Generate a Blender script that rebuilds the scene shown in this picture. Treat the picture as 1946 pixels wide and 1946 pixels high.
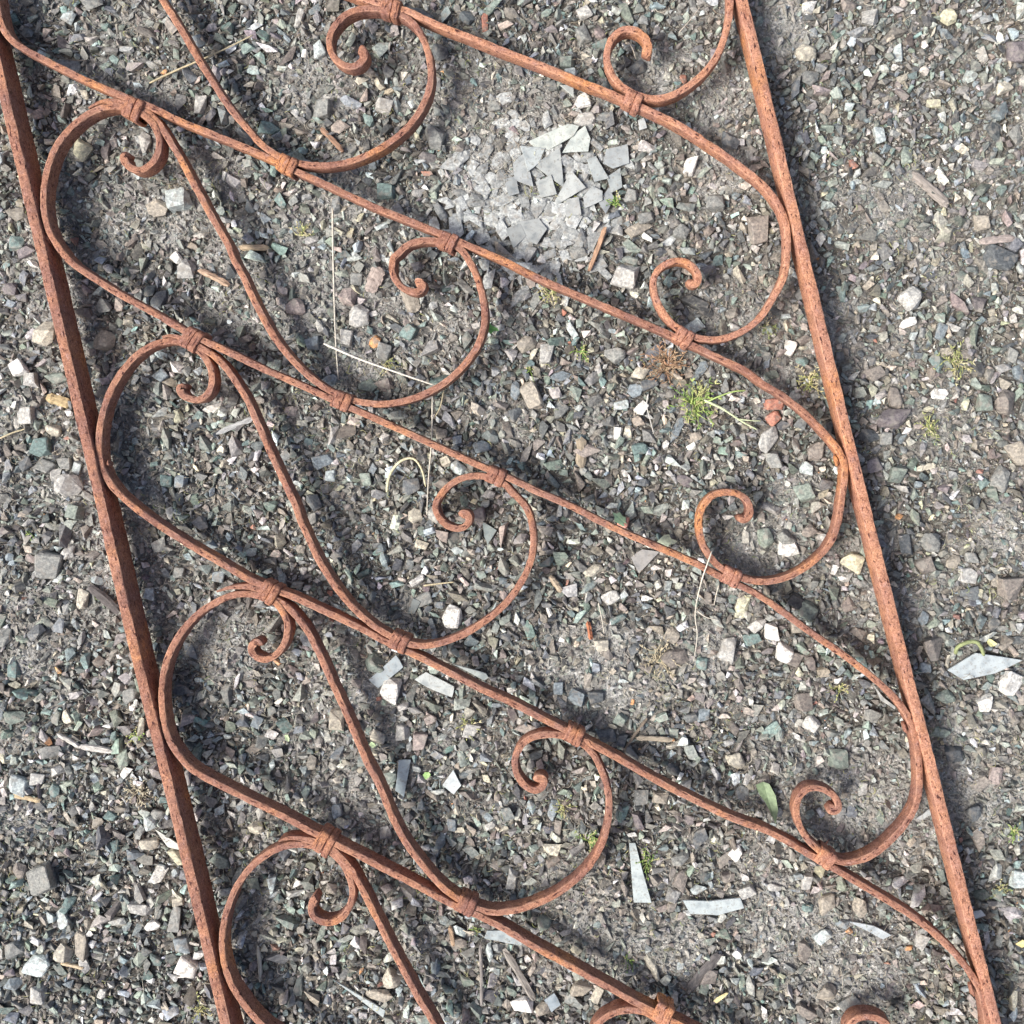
import bpy, bmesh, math, random
import numpy as np
from mathutils import Vector, Matrix, noise as mnoise

random.seed(7)
rng = np.random.default_rng(11)
scn = bpy.context.scene
for o in list(bpy.data.objects):
    bpy.data.objects.remove(o)

# ------------------------------------------------------------------ camera, sky, sun
K = 0.00045            # metres on the ground assumed for one image pixel, the unit used below
PX, PY = 1120.0, 850.0  # the image pixel straight under the camera
FOCAL = 1868.0
H = K * FOCAL          # camera height, 0.84 m

cam_data = bpy.data.cameras.new("camera")
cam = bpy.data.objects.new("camera", cam_data)
scn.collection.objects.link(cam)
scn.camera = cam
cam.location = (0, 0, H)
cam.rotation_euler = (0, 0, 0)
cam_data.sensor_width = 36
cam_data.lens = 36 * FOCAL / 1946
cam_data.shift_x = 0.5 - PX / 1946
cam_data.shift_y = PY / 1946 - 0.5
cam_data.clip_start = 0.01
cam_data.clip_end = 50

SUN_ELEV, SUN_DIR = 50.0, (-0.95, -0.32)     # towards the sun, seen from above
world = bpy.data.worlds.new("World")
scn.world = world
world.use_nodes = True
wn = world.node_tree
bg = wn.nodes["Background"]
sky = wn.nodes.new("ShaderNodeTexSky")
sky.sky_type = 'NISHITA'
sky.sun_disc = False
sky.sun_elevation = math.radians(SUN_ELEV)
sky.sun_rotation = math.atan2(SUN_DIR[0], SUN_DIR[1])
sky.air_density = 0.7
sky.dust_density = 5.0
wn.links.new(sky.outputs[0], bg.inputs[0])
bg.inputs[1].default_value = 0.12

sd = bpy.data.lights.new("sun", 'SUN')
sd.energy = 2.4
sd.angle = math.radians(20.0)
sd.color = (1.0, 0.98, 0.945)
sun = bpy.data.objects.new("sun", sd)
scn.collection.objects.link(sun)
hd = Vector((SUN_DIR[0], SUN_DIR[1], 0)).normalized() * math.cos(math.radians(SUN_ELEV))
sv = Vector((hd.x, hd.y, math.sin(math.radians(SUN_ELEV))))
sun.rotation_euler = sv.to_track_quat('Z', 'Y').to_euler()
sun.location = sv * 3

scn.view_settings.view_transform = 'Standard'
scn.view_settings.look = 'None'
scn.view_settings.gamma = 1
scn.view_settings.exposure = 0.76

# ------------------------------------------------------------------ helpers
def at(x, y, z=0.0):
    """image pixels (x right, y down) -> world metres at height z"""
    s = (H - z) / H * K
    return ((x - PX) * s, -(y - PY) * s)

def link(o, parent=None):
    scn.collection.objects.link(o)
    if parent is not None:
        o.parent = parent
    return o

def mesh_from(name, verts, faces, mat=None, smooth=False, col=None):
    me = bpy.data.meshes.new(name)
    verts = np.asarray(verts, dtype=np.float32)
    if isinstance(faces, np.ndarray):
        nf, k = faces.shape
        me.vertices.add(len(verts))
        me.vertices.foreach_set('co', verts.ravel())
        me.loops.add(nf * k)
        me.loops.foreach_set('vertex_index', faces.astype(np.int32).ravel())
        me.polygons.add(nf)
        me.polygons.foreach_set('loop_start', np.arange(0, nf * k, k, dtype=np.int32))
        me.polygons.foreach_set('loop_total', np.full(nf, k, dtype=np.int32))
        me.update(calc_edges=True)
    else:
        me.from_pydata([tuple(map(float, v)) for v in verts], [], faces)
        me.update()
    me.polygons.foreach_set('use_smooth', np.full(len(me.polygons), smooth, dtype=bool))
    if col is not None:
        col = np.asarray(col, dtype=np.float32)
        if col.ndim == 1:
            col = np.tile(col, (len(me.vertices), 1))
        if col.shape[1] == 3:
            col = np.hstack([col, np.ones((len(col), 1), dtype=np.float32)])
        a = me.attributes.new('tint', 'FLOAT_COLOR', 'POINT')
        a.data.foreach_set('color', col.ravel())
    if mat:
        me.materials.append(mat)
    return me

def tag(o, label=None, cat=None, group=None, kind=None):
    if label: o['label'] = label
    if cat: o['category'] = cat
    if group: o['group'] = group
    if kind: o['kind'] = kind
    return o

class Field:
    """smooth value noise on a lattice, evaluated with numpy"""
    def __init__(self, seed, cell):
        self.g = np.random.default_rng(seed).uniform(-1, 1, (128, 128)); self.c = cell
    def __call__(self, x, y):
        u = np.asarray(x) / self.c + 64; v = np.asarray(y) / self.c + 64
        i = np.floor(u).astype(int); j = np.floor(v).astype(int)
        fx = u - i; fy = v - j
        fx = fx * fx * (3 - 2 * fx); fy = fy * fy * (3 - 2 * fy)
        g = self.g
        a = g[i % 128, j % 128]; b = g[(i + 1) % 128, j % 128]
        c = g[i % 128, (j + 1) % 128]; d = g[(i + 1) % 128, (j + 1) % 128]
        return (a * (1 - fx) + b * fx) * (1 - fy) + (c * (1 - fx) + d * fx) * fy

F1, F2, F3, F4 = Field(1, .16), Field(2, .05), Field(3, .017), Field(4, .006)
M1, M2, M3 = Field(5, .10), Field(6, .035), Field(9, .012)
# compacted silty patches (image pixels: x, y, radius)
SILT = [(600, 165, 80), (950, 340, 95), (1480, 50, 80), (1375, 190, 75), (1620, 1850, 110), (430, 1210, 85),
        (110, 600, 70), (1700, 400, 70), (1255, 140, 60), (1290, 1800, 60), (1480, 1740, 70), (1010, 300, 60),
        (850, 620, 45), (1150, 1240, 60), (1900, 1000, 60), (60, 1250, 50), (330, 420, 40), (300, 200, 50),
        (1560, 1780, 90), (1380, 330, 60)]

def silt(x, y):
    m = M1(x, y) * .42 + M2(x, y) * .34 + M3(x, y) * .25
    for px, py, r in SILT:
        cx, cy = at(px, py)
        d = np.hypot(np.asarray(x) - cx, np.asarray(y) - cy) / (r * K)
        m = np.maximum(m, 1.0 - d * .8 + .35 * M3(x, y))
    return np.clip(m * 1.7 + .05, 0, 1)

def ground_h(x, y):
    s = silt(x, y)
    return (F1(x, y) * .0030 + F2(x, y) * .0016 + F3(x, y) * (.0014 - .0006 * s) + F4(x, y) * (.0010 - .0003 * s) + s * .0018 - .0030)

# ------------------------------------------------------------------ materials
def new_mat(name):
    m = bpy.data.materials.new(name)
    m.use_nodes = True
    nt = m.node_tree
    return m, nt, nt.nodes['Principled BSDF'], nt.nodes, nt.links

def ramp(N, stops, interp='LINEAR'):
    r = N.new('ShaderNodeValToRGB')
    r.color_ramp.interpolation = interp
    els = r.color_ramp.elements
    while len(els) > 1: els.remove(els[0])
    for i, (p, c) in enumerate(stops):
        e = els[0] if i == 0 else els.new(p)
        e.position = p
        e.color = (*c, 1) if len(c) == 3 else c
    return r

def noise_node(N, L, vec, scale, detail=4, rough=.6):
    n = N.new('ShaderNodeTexNoise')
    n.inputs['Scale'].default_value = scale
    n.inputs['Detail'].default_value = detail
    n.inputs['Roughness'].default_value = rough
    if vec is not None: L.new(vec, n.inputs['Vector'])
    return n

def mix(N, L, fac, a, b, mode='MIX'):
    m = N.new('ShaderNodeMix'); m.data_type = 'RGBA'; m.blend_type = mode
    if isinstance(fac, (int, float)): m.inputs[0].default_value = fac
    else: L.new(fac, m.inputs[0])
    for s, v in ((6, a), (7, b)):
        if isinstance(v, tuple): m.inputs[s].default_value = (*v, 1)
        else: L.new(v, m.inputs[s])
    return m.outputs[2]

def bump(N, L, height, strength, dist, prev=None):
    b = N.new('ShaderNodeBump'); b.inputs['Strength'].default_value = strength
    b.inputs['Distance'].default_value = dist
    L.new(height, b.inputs['Height'])
    if prev is not None: L.new(prev, b.inputs['Normal'])
    return b.outputs[0]

def stone_material():
    m, nt, P, N, L = new_mat('gravel_stone')
    a = N.new('ShaderNodeAttribute'); a.attribute_name = 'tint'
    g = N.new('ShaderNodeNewGeometry')
    n1 = noise_node(N, L, g.outputs['Position'], 420, 5, .7)
    r1 = ramp(N, [(.30, (.42, .42, .43)), (.5, (1, 1, 1)), (.70, (1.75, 1.72, 1.62))]); L.new(n1.outputs[0], r1.inputs[0])
    c = mix(N, L, 1.0, a.outputs['Color'], r1.outputs[0], 'MULTIPLY')
    n2 = noise_node(N, L, g.outputs['Position'], 150, 3, .6)
    r2 = ramp(N, [(.52, (0, 0, 0)), (.66, (.7, .7, .7))]); L.new(n2.outputs[0], r2.inputs[0])
    c = mix(N, L, r2.outputs[0], c, (.27, .25, .215))          # soil dust clinging
    L.new(c, P.inputs['Base Color'])
    P.inputs['Roughness'].default_value = .7
    n3 = noise_node(N, L, g.outputs['Position'], 900, 4, .7)
    L.new(bump(N, L, n3.outputs[0], .55, .0008), P.inputs['Normal'])
    return m

def soil_material():
    m, nt, P, N, L = new_mat('soil')
    g = N.new('ShaderNodeNewGeometry')
    p = g.outputs['Position']
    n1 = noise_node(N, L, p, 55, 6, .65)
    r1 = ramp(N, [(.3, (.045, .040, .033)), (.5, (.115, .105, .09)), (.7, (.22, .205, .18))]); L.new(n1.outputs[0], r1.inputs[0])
    at_ = N.new('ShaderNodeAttribute'); at_.attribute_name = 'silt'
    rs = ramp(N, [(.3, (.20, .195, .18)), (.5, (.34, .335, .315)), (.7, (.48, .475, .45))]); L.new(n1.outputs[0], rs.inputs[0])
    silty = mix(N, L, at_.outputs['Fac'], r1.outputs[0], rs.outputs[0])
    v = N.new('ShaderNodeTexVoronoi'); v.inputs['Scale'].default_value = 520; L.new(p, v.inputs['Vector'])
    v.inputs['Randomness'].default_value = 1
    hs = N.new('ShaderNodeSeparateColor'); L.new(v.outputs['Color'], hs.inputs[0])
    r2 = ramp(N, [(0, (.45, .46, .46)), (.5, (.95, .95, .95)), (.85, (1.25, 1.25, 1.22)), (1, (1.9, 1.9, 1.85))]); L.new(hs.outputs[0], r2.inputs[0])
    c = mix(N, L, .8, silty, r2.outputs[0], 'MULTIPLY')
    L.new(c, P.inputs['Base Color'])
    P.inputs['Roughness'].default_value = .9
    n4 = noise_node(N, L, p, 700, 6, .75)
    n5 = noise_node(N, L, p, 240, 4, .6)
    b1 = bump(N, L, n5.outputs[0], .8, .0025)
    b2 = bump(N, L, v.outputs['Distance'], .6, .0012, b1)
    L.new(bump(N, L, n4.outputs[0], .8, .001, b2), P.inputs['Normal'])
    return m

def rust_material(name, warm):
    """orange-brown rusted wrought iron: pits drawn out along the bar, purple-brown scale, fresh orange bloom"""
    m, nt, P, N, L = new_mat(name)
    g = N.new('ShaderNodeNewGeometry'); p = g.outputs['Position']
    uv = N.new('ShaderNodeUVMap'); uv.uv_map = 'along'
    def mp(sx, sy):
        k = N.new('ShaderNodeMapping'); k.inputs['Scale'].default_value = (sx, sy, 1)
        L.new(uv.outputs[0], k.inputs['Vector']); return k.outputs[0]
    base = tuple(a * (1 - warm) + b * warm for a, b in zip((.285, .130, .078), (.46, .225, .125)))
    n1 = noise_node(N, L, p, 38, 5, .65)
    r1 = ramp(N, [(.36, (0, 0, 0)), (.62, (1, 1, 1))]); L.new(n1.outputs[0], r1.inputs[0])
    c = mix(N, L, r1.outputs[0], base, tuple(a * (1 - warm) + b * warm for a, b in zip((.175, .085, .066), (.34, .165, .115))))
    n2 = noise_node(N, L, p, 16, 4, .6)
    r2 = ramp(N, [(.56, (0, 0, 0)), (.70, (.85, .85, .85))]); L.new(n2.outputs[0], r2.inputs[0])
    c = mix(N, L, r2.outputs[0], c, (.50, .215, .075))                       # orange bloom
    n3 = noise_node(N, L, mp(160, 260), 1, 4, .7)
    r3 = ramp(N, [(.55, (0, 0, 0)), (.68, (.7, .7, .7))]); L.new(n3.outputs[0], r3.inputs[0])
    c = mix(N, L, r3.outputs[0], c, (.32, .19, .165))                       # purple-grey scale
    n4 = noise_node(N, L, p, 900, 5, .75)
    r4 = ramp(N, [(.32, (.40, .36, .34)), (.5, (1.05, 1.05, 1.05)), (.66, (1.9, 1.95, 2.0))]); L.new(n4.outputs[0], r4.inputs[0])
    c = mix(N, L, .85, c, r4.outputs[0], 'MULTIPLY')
    n7 = noise_node(N, L, p, 330, 4, .65)
    r7 = ramp(N, [(.53, (0, 0, 0)), (.63, (.75, .75, .75))]); L.new(n7.outputs[0], r7.inputs[0])
    c = mix(N, L, r7.outputs[0], c, tuple(a * (1 - warm) + b * warm for a, b in zip((.13, .048, .034), (.24, .09, .05))))
    we = N.new('ShaderNodeAttribute'); we.attribute_name = 'wear'
    wm = N.new('ShaderNodeMath'); wm.operation = 'MULTIPLY'; L.new(we.outputs['Fac'], wm.inputs[0]); L.new(n4.outputs[0], wm.inputs[1])
    c = mix(N, L, wm.outputs[0], c, (.56, .33, .22))                        # rubbed paler arrises
    n5 = noise_node(N, L, mp(170, 520), 1, 3, .55)
    r5 = ramp(N, [(.60, (0, 0, 0)), (.65, (1, 1, 1))]); L.new(n5.outputs[0], r5.inputs[0])
    c = mix(N, L, r5.outputs[0], c, (.075, .026, .022))                      # dark pits
    L.new(c, P.inputs['Base Color'])
    P.inputs['Roughness'].default_value = .82
    P.inputs['Specular IOR Level'].default_value = .3
    inv = N.new('ShaderNodeInvert'); L.new(r5.outputs[0], inv.inputs['Color'])
    b1 = bump(N, L, inv.outputs[0], .7, .0006)
    b2 = bump(N, L, n4.outputs[0], .6, .0006, b1)
    n6 = noise_node(N, L, p, 220, 4, .6)
    L.new(bump(N, L, n6.outputs[0], .6, .0012, b2), P.inputs['Normal'])
    return m

def shard_material():
    m, nt, P, N, L = new_mat('weathered_glass')
    a = N.new('ShaderNodeAttribute'); a.attribute_name = 'tint'
    g = N.new('ShaderNodeNewGeometry')
    n1 = noise_node(N, L, g.outputs['Position'], 160, 4, .6)
    r1 = ramp(N, [(.32, (.62, .64, .66)), (.5, (1, 1, 1)), (.7, (1.12, 1.12, 1.10))]); L.new(n1.outputs[0], r1.inputs[0])
    c = mix(N, L, 1.0, a.outputs['Color'], r1.outputs[0], 'MULTIPLY')
    n2 = noise_node(N, L, g.outputs['Position'], 320, 5, .7)
    r2 = ramp(N, [(.52, (0, 0, 0)), (.68, (.75, .75, .75))]); L.new(n2.outputs[0], r2.inputs[0])
    c = mix(N, L, r2.outputs[0], c, (.20, .185, .16))
    L.new(c, P.inputs['Base Color'])
    P.inputs['Roughness'].default_value = .38
    P.inputs['Transmission Weight'].default_value = .12
    L.new(bump(N, L, n2.outputs[0], .25, .0006), P.inputs['Normal'])
    return m

def tint_material(name, rough=.8, var=.35, scale=300, streak=False):
    m, nt, P, N, L = new_mat(name)
    a = N.new('ShaderNodeAttribute'); a.attribute_name = 'tint'
    g = N.new('ShaderNodeNewGeometry')
    if streak:
        tc = N.new('ShaderNodeTexCoord'); k = N.new('ShaderNodeMapping'); k.inputs['Scale'].default_value = (.12, 1, 1)
        L.new(tc.outputs['Object'], k.inputs['Vector']); vec = k.outputs[0]
    else: vec = g.outputs['Position']
    n1 = noise_node(N, L, vec, scale, 5, .7)
    r1 = ramp(N, [(.3, (1 - var,) * 3), (.5, (1, 1, 1)), (.7, (1 + var,) * 3)]); L.new(n1.outputs[0], r1.inputs[0])
    L.new(mix(N, L, 1.0, a.outputs['Color'], r1.outputs[0], 'MULTIPLY'), P.inputs['Base Color'])
    P.inputs['Roughness'].default_value = rough
    L.new(bump(N, L, n1.outputs[0], .6, .0008), P.inputs['Normal'])
    return m

MAT_STONE = stone_material()
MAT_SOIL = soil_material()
MAT_RUST = rust_material('rusted_iron', .25)
MAT_RUST_LIT = rust_material('rusted_iron_orange_lit', .85)  # more orange rust, with some of the stronger light mixed into its colour
MAT_SHARD = shard_material()
MAT_STRAW = tint_material('dry_straw', .7)
MAT_WOOD = tint_material('weathered_wood', .85, .5, 900, True)
MAT_PLANT = tint_material('green_plant', .6)

# centre lines of the iron bars and outlines of the shards, in image pixels
PATHS = {
  'long_m1': [(1384.4, -108.7), (1387.0, -51.8), (1388.3, -5.2), (1387.0, 25.9), (1379.3, 62.1), (1366.3, 98.3), (1348.2, 126.8), (1322.3, 152.7), (1296.4, 170.8), (1270.6, 183.7), (1244.7, 187.6), (1224.0, 185.0), (1208.4, 178.6), (1185.2, 166.9), (1167.0, 147.5), (1156.7, 126.8), (1152.8, 108.7), (1156.7, 85.4), (1169.6, 64.7), (1187.7, 54.3), (1208.4, 56.9), (1224.0, 67.3), (1231.7, 80.2), (1231.7, 93.2), (1226.6, 103.5)],
  'long_0': [(557.6, -62.1), (609.4, -36.2), (661.2, -15.5), (700.0, 0.0), (725.9, 6.5), (744.0, 11.6), (769.9, 18.1), (803.5, 33.6), (842.3, 50.5), (894.1, 69.9), (940.7, 89.3), (960.0, 97.0), (1011.8, 116.5), (1063.5, 137.2), (1115.3, 159.2), (1154.1, 173.4), (1182.6, 186.3), (1203.3, 195.4), (1229.2, 207.0), (1270.6, 226.4), (1309.4, 248.4), (1348.2, 274.3), (1387.0, 300.2), (1420.7, 326.1), (1446.0, 345.5), (1461.5, 362.3), (1477.1, 383.0), (1488.7, 403.7), (1495.2, 429.6), (1497.8, 452.9), (1496.5, 478.8), (1496.5, 495.5), (1492.6, 518.8), (1482.2, 544.7), (1466.7, 570.6), (1451.7, 596.5), (1425.8, 621.0), (1400.0, 635.3), (1374.1, 644.3), (1348.2, 645.6), (1322.3, 641.7), (1304.2, 632.7), (1283.5, 621.0), (1265.4, 601.6), (1249.9, 575.8), (1242.6, 549.9), (1242.6, 526.6), (1255.0, 508.5), (1275.7, 496.8), (1299.0, 495.5), (1317.1, 505.9), (1327.5, 522.7), (1326.2, 534.3), (1318.4, 540.8), (1312.0, 535.6), (1314.0, 529.7)],
  'long_1': [(-10.4, -15.5), (-5.2, 15.5), (2.6, 49.2), (18.1, 72.5), (41.4, 90.6), (77.6, 110.0), (116.5, 129.4), (155.3, 148.8), (194.1, 165.6), (232.9, 182.5), (256.2, 191.5), (279.5, 199.3), (310.6, 214.8), (349.4, 232.9), (388.2, 248.4), (427.0, 264.0), (460.7, 278.2), (480.0, 286.0), (505.9, 297.6), (526.6, 308.0), (546.0, 318.3), (570.6, 328.7), (609.4, 345.5), (661.2, 370.1), (712.9, 393.4), (764.7, 414.1), (803.5, 429.6), (834.6, 442.5), (852.7, 450.8), (873.4, 459.4), (920.0, 478.8), (953.6, 493.0), (1011.8, 522.7), (1063.5, 546.0), (1115.3, 568.0), (1167.0, 590.0), (1218.8, 612.0), (1257.6, 628.8), (1280.9, 639.2), (1296.4, 648.2), (1322.3, 658.6), (1348.2, 671.5), (1387.0, 689.6), (1425.8, 709.0), (1446.0, 727.2), (1471.9, 741.4), (1497.8, 759.5), (1523.6, 778.9), (1549.5, 803.5), (1575.4, 832.0), (1590.9, 850.1), (1601.3, 865.6), (1605.9, 883.7), (1606.5, 907.0), (1602.6, 932.9), (1598.7, 958.8), (1593.5, 993.6), (1580.6, 1029.9), (1559.9, 1055.8), (1531.4, 1079.0), (1497.8, 1097.2), (1466.7, 1105.4), (1446.0, 1106.5), (1418.1, 1102.3), (1392.2, 1092.0), (1371.5, 1081.6), (1353.4, 1063.5), (1337.8, 1040.2), (1330.1, 1014.3), (1328.8, 988.5), (1334.0, 965.2), (1340.4, 956.2), (1356.0, 940.7), (1379.3, 935.5), (1405.1, 939.4), (1420.7, 951.0), (1425.8, 966.5), (1425.8, 966.5), (1424.5, 979.4), (1416.8, 987.2), (1407.2, 984.6), (1409.0, 978.1)],
  'long_2': [(242.0, 297.6), (234.2, 292.4), (234.2, 302.8), (243.3, 315.7), (261.4, 323.5), (279.5, 317.0), (295.0, 300.2), (301.5, 279.5), (300.2, 256.2), (292.4, 238.1), (279.5, 222.6), (264.0, 212.2), (245.9, 205.7), (222.6, 200.6), (201.9, 201.9), (181.2, 208.3), (155.3, 222.6), (129.4, 245.9), (108.7, 271.7), (94.5, 302.8), (85.4, 336.4), (81.5, 372.7), (82.8, 403.7), (90.6, 434.8), (103.5, 460.7), (121.6, 484.0), (129.4, 495.5), (155.3, 513.6), (181.2, 530.5), (207.0, 547.3), (232.9, 562.8), (258.8, 577.0), (297.6, 597.8), (323.5, 613.3), (346.8, 626.7), (364.9, 636.6), (388.2, 648.2), (414.1, 659.9), (452.9, 678.0), (480.0, 692.2), (505.9, 703.9), (544.7, 720.7), (583.5, 737.5), (609.4, 749.2), (630.1, 759.5), (650.8, 768.6), (671.5, 777.6), (712.9, 795.7), (764.7, 819.0), (816.4, 842.3), (868.2, 865.6), (907.0, 883.7), (927.7, 892.3), (945.8, 899.3), (980.7, 914.8), (1011.8, 930.3), (1050.6, 947.1), (1089.4, 964.0), (1141.2, 991.1), (1192.9, 1015.6), (1244.7, 1037.6), (1296.4, 1059.6), (1335.3, 1077.8), (1363.7, 1093.3), (1387.0, 1104.9), (1410.3, 1115.3), (1438.8, 1129.5), (1471.9, 1151.5), (1510.7, 1180.0), (1549.5, 1208.4), (1588.3, 1234.3), (1627.2, 1262.8), (1666.0, 1293.9), (1691.9, 1317.1), (1712.6, 1340.4), (1728.1, 1363.7), (1735.9, 1387.0), (1742.3, 1412.9), (1746.2, 1438.8), (1748.0, 1471.9), (1748.3, 1492.6), (1745.7, 1518.5), (1736.4, 1544.3), (1719.0, 1570.2), (1694.4, 1597.4), (1668.6, 1619.4), (1642.7, 1633.6), (1614.2, 1640.6), (1593.5, 1640.1), (1575.4, 1628.5), (1549.5, 1611.6), (1531.4, 1590.9), (1518.5, 1567.6), (1513.3, 1541.8), (1517.2, 1518.5), (1531.4, 1501.6), (1549.5, 1497.8), (1570.2, 1502.9), (1588.3, 1515.9), (1594.8, 1531.4), (1590.9, 1541.8), (1580.6, 1540.5), (1575.4, 1535.3)],
  'long_3': [(348.1, 741.4), (342.9, 732.3), (340.3, 742.7), (352.0, 754.8), (372.7, 760.0), (388.2, 754.3), (399.8, 738.8), (402.4, 720.7), (399.8, 700.0), (390.8, 681.9), (377.8, 666.3), (359.7, 654.7), (333.9, 647.7), (310.6, 647.7), (284.7, 657.3), (258.8, 674.1), (232.9, 702.6), (214.8, 731.0), (201.9, 759.5), (192.8, 790.6), (187.6, 821.6), (186.9, 850.1), (189.4, 878.6), (199.3, 904.4), (214.8, 927.7), (232.9, 945.8), (253.6, 964.0), (269.2, 975.5), (297.6, 996.2), (331.3, 1018.2), (362.3, 1037.6), (401.1, 1059.6), (440.0, 1082.9), (478.8, 1104.9), (495.5, 1111.4), (513.6, 1118.4), (531.8, 1125.6), (557.6, 1134.7), (596.5, 1152.8), (635.3, 1170.9), (674.1, 1189.0), (712.9, 1209.7), (736.2, 1221.9), (754.3, 1230.4), (777.6, 1240.8), (803.5, 1252.4), (842.3, 1273.1), (881.1, 1292.6), (920.0, 1313.3), (960.0, 1330.1), (998.8, 1349.5), (1037.6, 1370.2), (1068.7, 1385.7), (1092.0, 1396.1), (1112.7, 1409.0), (1154.1, 1431.0), (1182.6, 1446.5), (1218.8, 1468.0), (1270.6, 1496.5), (1322.3, 1522.3), (1374.1, 1548.2), (1425.8, 1568.9), (1446.0, 1574.1), (1471.9, 1587.0), (1510.7, 1607.7), (1541.8, 1627.2), (1565.0, 1638.8), (1588.3, 1653.0), (1627.2, 1676.3), (1666.0, 1699.6), (1704.8, 1722.9), (1743.6, 1748.8), (1782.4, 1779.9), (1808.3, 1805.7), (1829.0, 1829.0), (1847.1, 1852.3), (1860.1, 1875.6), (1870.4, 1904.1), (1875.6, 1930.0), (1878.2, 1953.2), (1875.6, 1984.3), (1857.5, 2020.5), (1826.4, 2049.0), (1782.4, 2067.1), (1743.6, 2067.1), (1691.9, 2056.8), (1653.0, 2033.5), (1624.6, 1997.2), (1611.6, 1963.6), (1622.0, 1940.3), (1642.7, 1933.8), (1668.6, 1936.4), (1686.7, 1950.7), (1688.0, 1968.8)],
  'long_4': [(491.6, 1229.2), (490.4, 1218.8), (477.4, 1226.6), (477.4, 1239.5), (487.8, 1249.9), (503.3, 1254.5), (518.8, 1248.6), (536.9, 1229.2), (544.7, 1208.4), (546.0, 1185.2), (538.2, 1164.5), (526.6, 1148.9), (508.5, 1137.3), (485.2, 1130.8), (452.9, 1128.2), (427.0, 1136.0), (401.1, 1148.9), (375.3, 1167.0), (354.6, 1187.7), (336.4, 1213.6), (320.9, 1242.1), (311.9, 1270.6), (306.7, 1301.6), (306.2, 1335.3), (309.3, 1363.7), (315.7, 1394.8), (327.4, 1420.7), (345.5, 1444.0), (354.6, 1456.4), (375.3, 1470.6), (401.1, 1484.8), (440.0, 1504.2), (480.0, 1524.9), (518.8, 1543.0), (557.6, 1562.5), (593.9, 1583.2), (622.3, 1596.1), (645.6, 1609.0), (687.0, 1629.7), (725.9, 1650.5), (764.7, 1669.9), (803.5, 1690.6), (842.3, 1711.3), (865.6, 1722.9), (883.7, 1730.7), (909.6, 1741.0), (932.9, 1752.7), (960.0, 1766.9), (1011.8, 1798.0), (1063.5, 1826.4), (1115.3, 1854.9), (1167.0, 1883.4), (1205.9, 1905.4), (1234.3, 1919.6), (1257.6, 1932.5), (1283.5, 1944.2), (1322.3, 1963.6), (1400.0, 2002.4), (1477.6, 2043.8)],
  'long_5': [(597.8, 1728.1), (591.3, 1720.3), (601.6, 1704.8), (590.0, 1724.2), (593.9, 1742.3), (614.6, 1754.0), (635.3, 1752.7), (656.0, 1738.4), (666.3, 1717.7), (670.2, 1694.4), (665.0, 1671.2), (656.0, 1650.5), (641.7, 1631.0), (622.3, 1615.5), (591.3, 1607.0), (557.6, 1605.2), (526.6, 1612.9), (500.7, 1628.5), (478.8, 1645.3), (460.7, 1667.3), (446.4, 1689.3), (436.1, 1715.2), (427.0, 1743.6), (421.8, 1774.7), (421.3, 1803.1), (425.7, 1834.2), (433.5, 1860.1), (446.4, 1886.0), (463.3, 1909.3), (481.4, 1932.5), (499.5, 1950.7), (530.5, 1971.4), (582.3, 1999.8), (647.0, 2030.9)],
  'steep_0': [(258.8, -85.4), (274.3, -54.3), (289.9, -28.5), (308.0, 0.0), (323.5, 23.3), (344.2, 56.9), (362.3, 88.0), (380.4, 119.0), (403.7, 155.3), (427.0, 191.5), (450.3, 222.6), (473.6, 248.4), (492.9, 271.7), (524.0, 293.7), (548.6, 305.4), (570.6, 310.6), (609.4, 314.4), (648.2, 310.6), (687.0, 298.9), (725.9, 279.5), (751.7, 261.4), (777.6, 238.1), (798.3, 209.6), (813.9, 176.0), (819.0, 144.9), (816.4, 111.3), (807.4, 80.2), (793.1, 51.8), (772.4, 31.1), (744.0, 20.7), (720.7, 15.5), (687.0, 15.5), (661.2, 23.3), (640.5, 41.4), (627.5, 62.1), (625.4, 85.4), (632.7, 106.1), (650.8, 121.6), (668.9, 126.3), (684.5, 119.0), (692.2, 104.8), (688.3, 93.2), (679.3, 91.1)],
  'steep_1': [(168.2, 205.7), (186.3, 194.1), (207.0, 191.0), (227.7, 194.1), (251.0, 201.3), (274.3, 210.9), (292.4, 223.9), (310.6, 248.4), (326.1, 274.3), (344.2, 305.4), (362.3, 339.0), (380.4, 372.7), (398.6, 406.3), (416.7, 437.4), (434.8, 468.4), (445.7, 500.0), (456.8, 513.6), (469.7, 544.7), (480.0, 565.4), (492.9, 591.3), (511.1, 624.9), (531.8, 656.0), (557.6, 687.0), (583.5, 712.9), (609.4, 732.3), (632.7, 746.6), (656.0, 756.9), (676.7, 762.6), (712.9, 767.8), (738.8, 767.3), (777.6, 759.5), (816.4, 744.0), (847.5, 725.9), (876.0, 700.0), (899.3, 671.5), (914.8, 640.5), (921.3, 609.4), (920.0, 578.3), (912.2, 544.7), (899.3, 508.5), (882.4, 481.3), (876.0, 469.7), (847.5, 460.7), (826.8, 456.8), (798.3, 456.8), (772.4, 465.8), (754.3, 484.0), (749.2, 485.2), (744.5, 503.3), (747.1, 524.0), (759.5, 542.1), (777.6, 552.5), (794.4, 554.5), (803.5, 544.7), (797.8, 534.9), (788.0, 538.2)],
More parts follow.
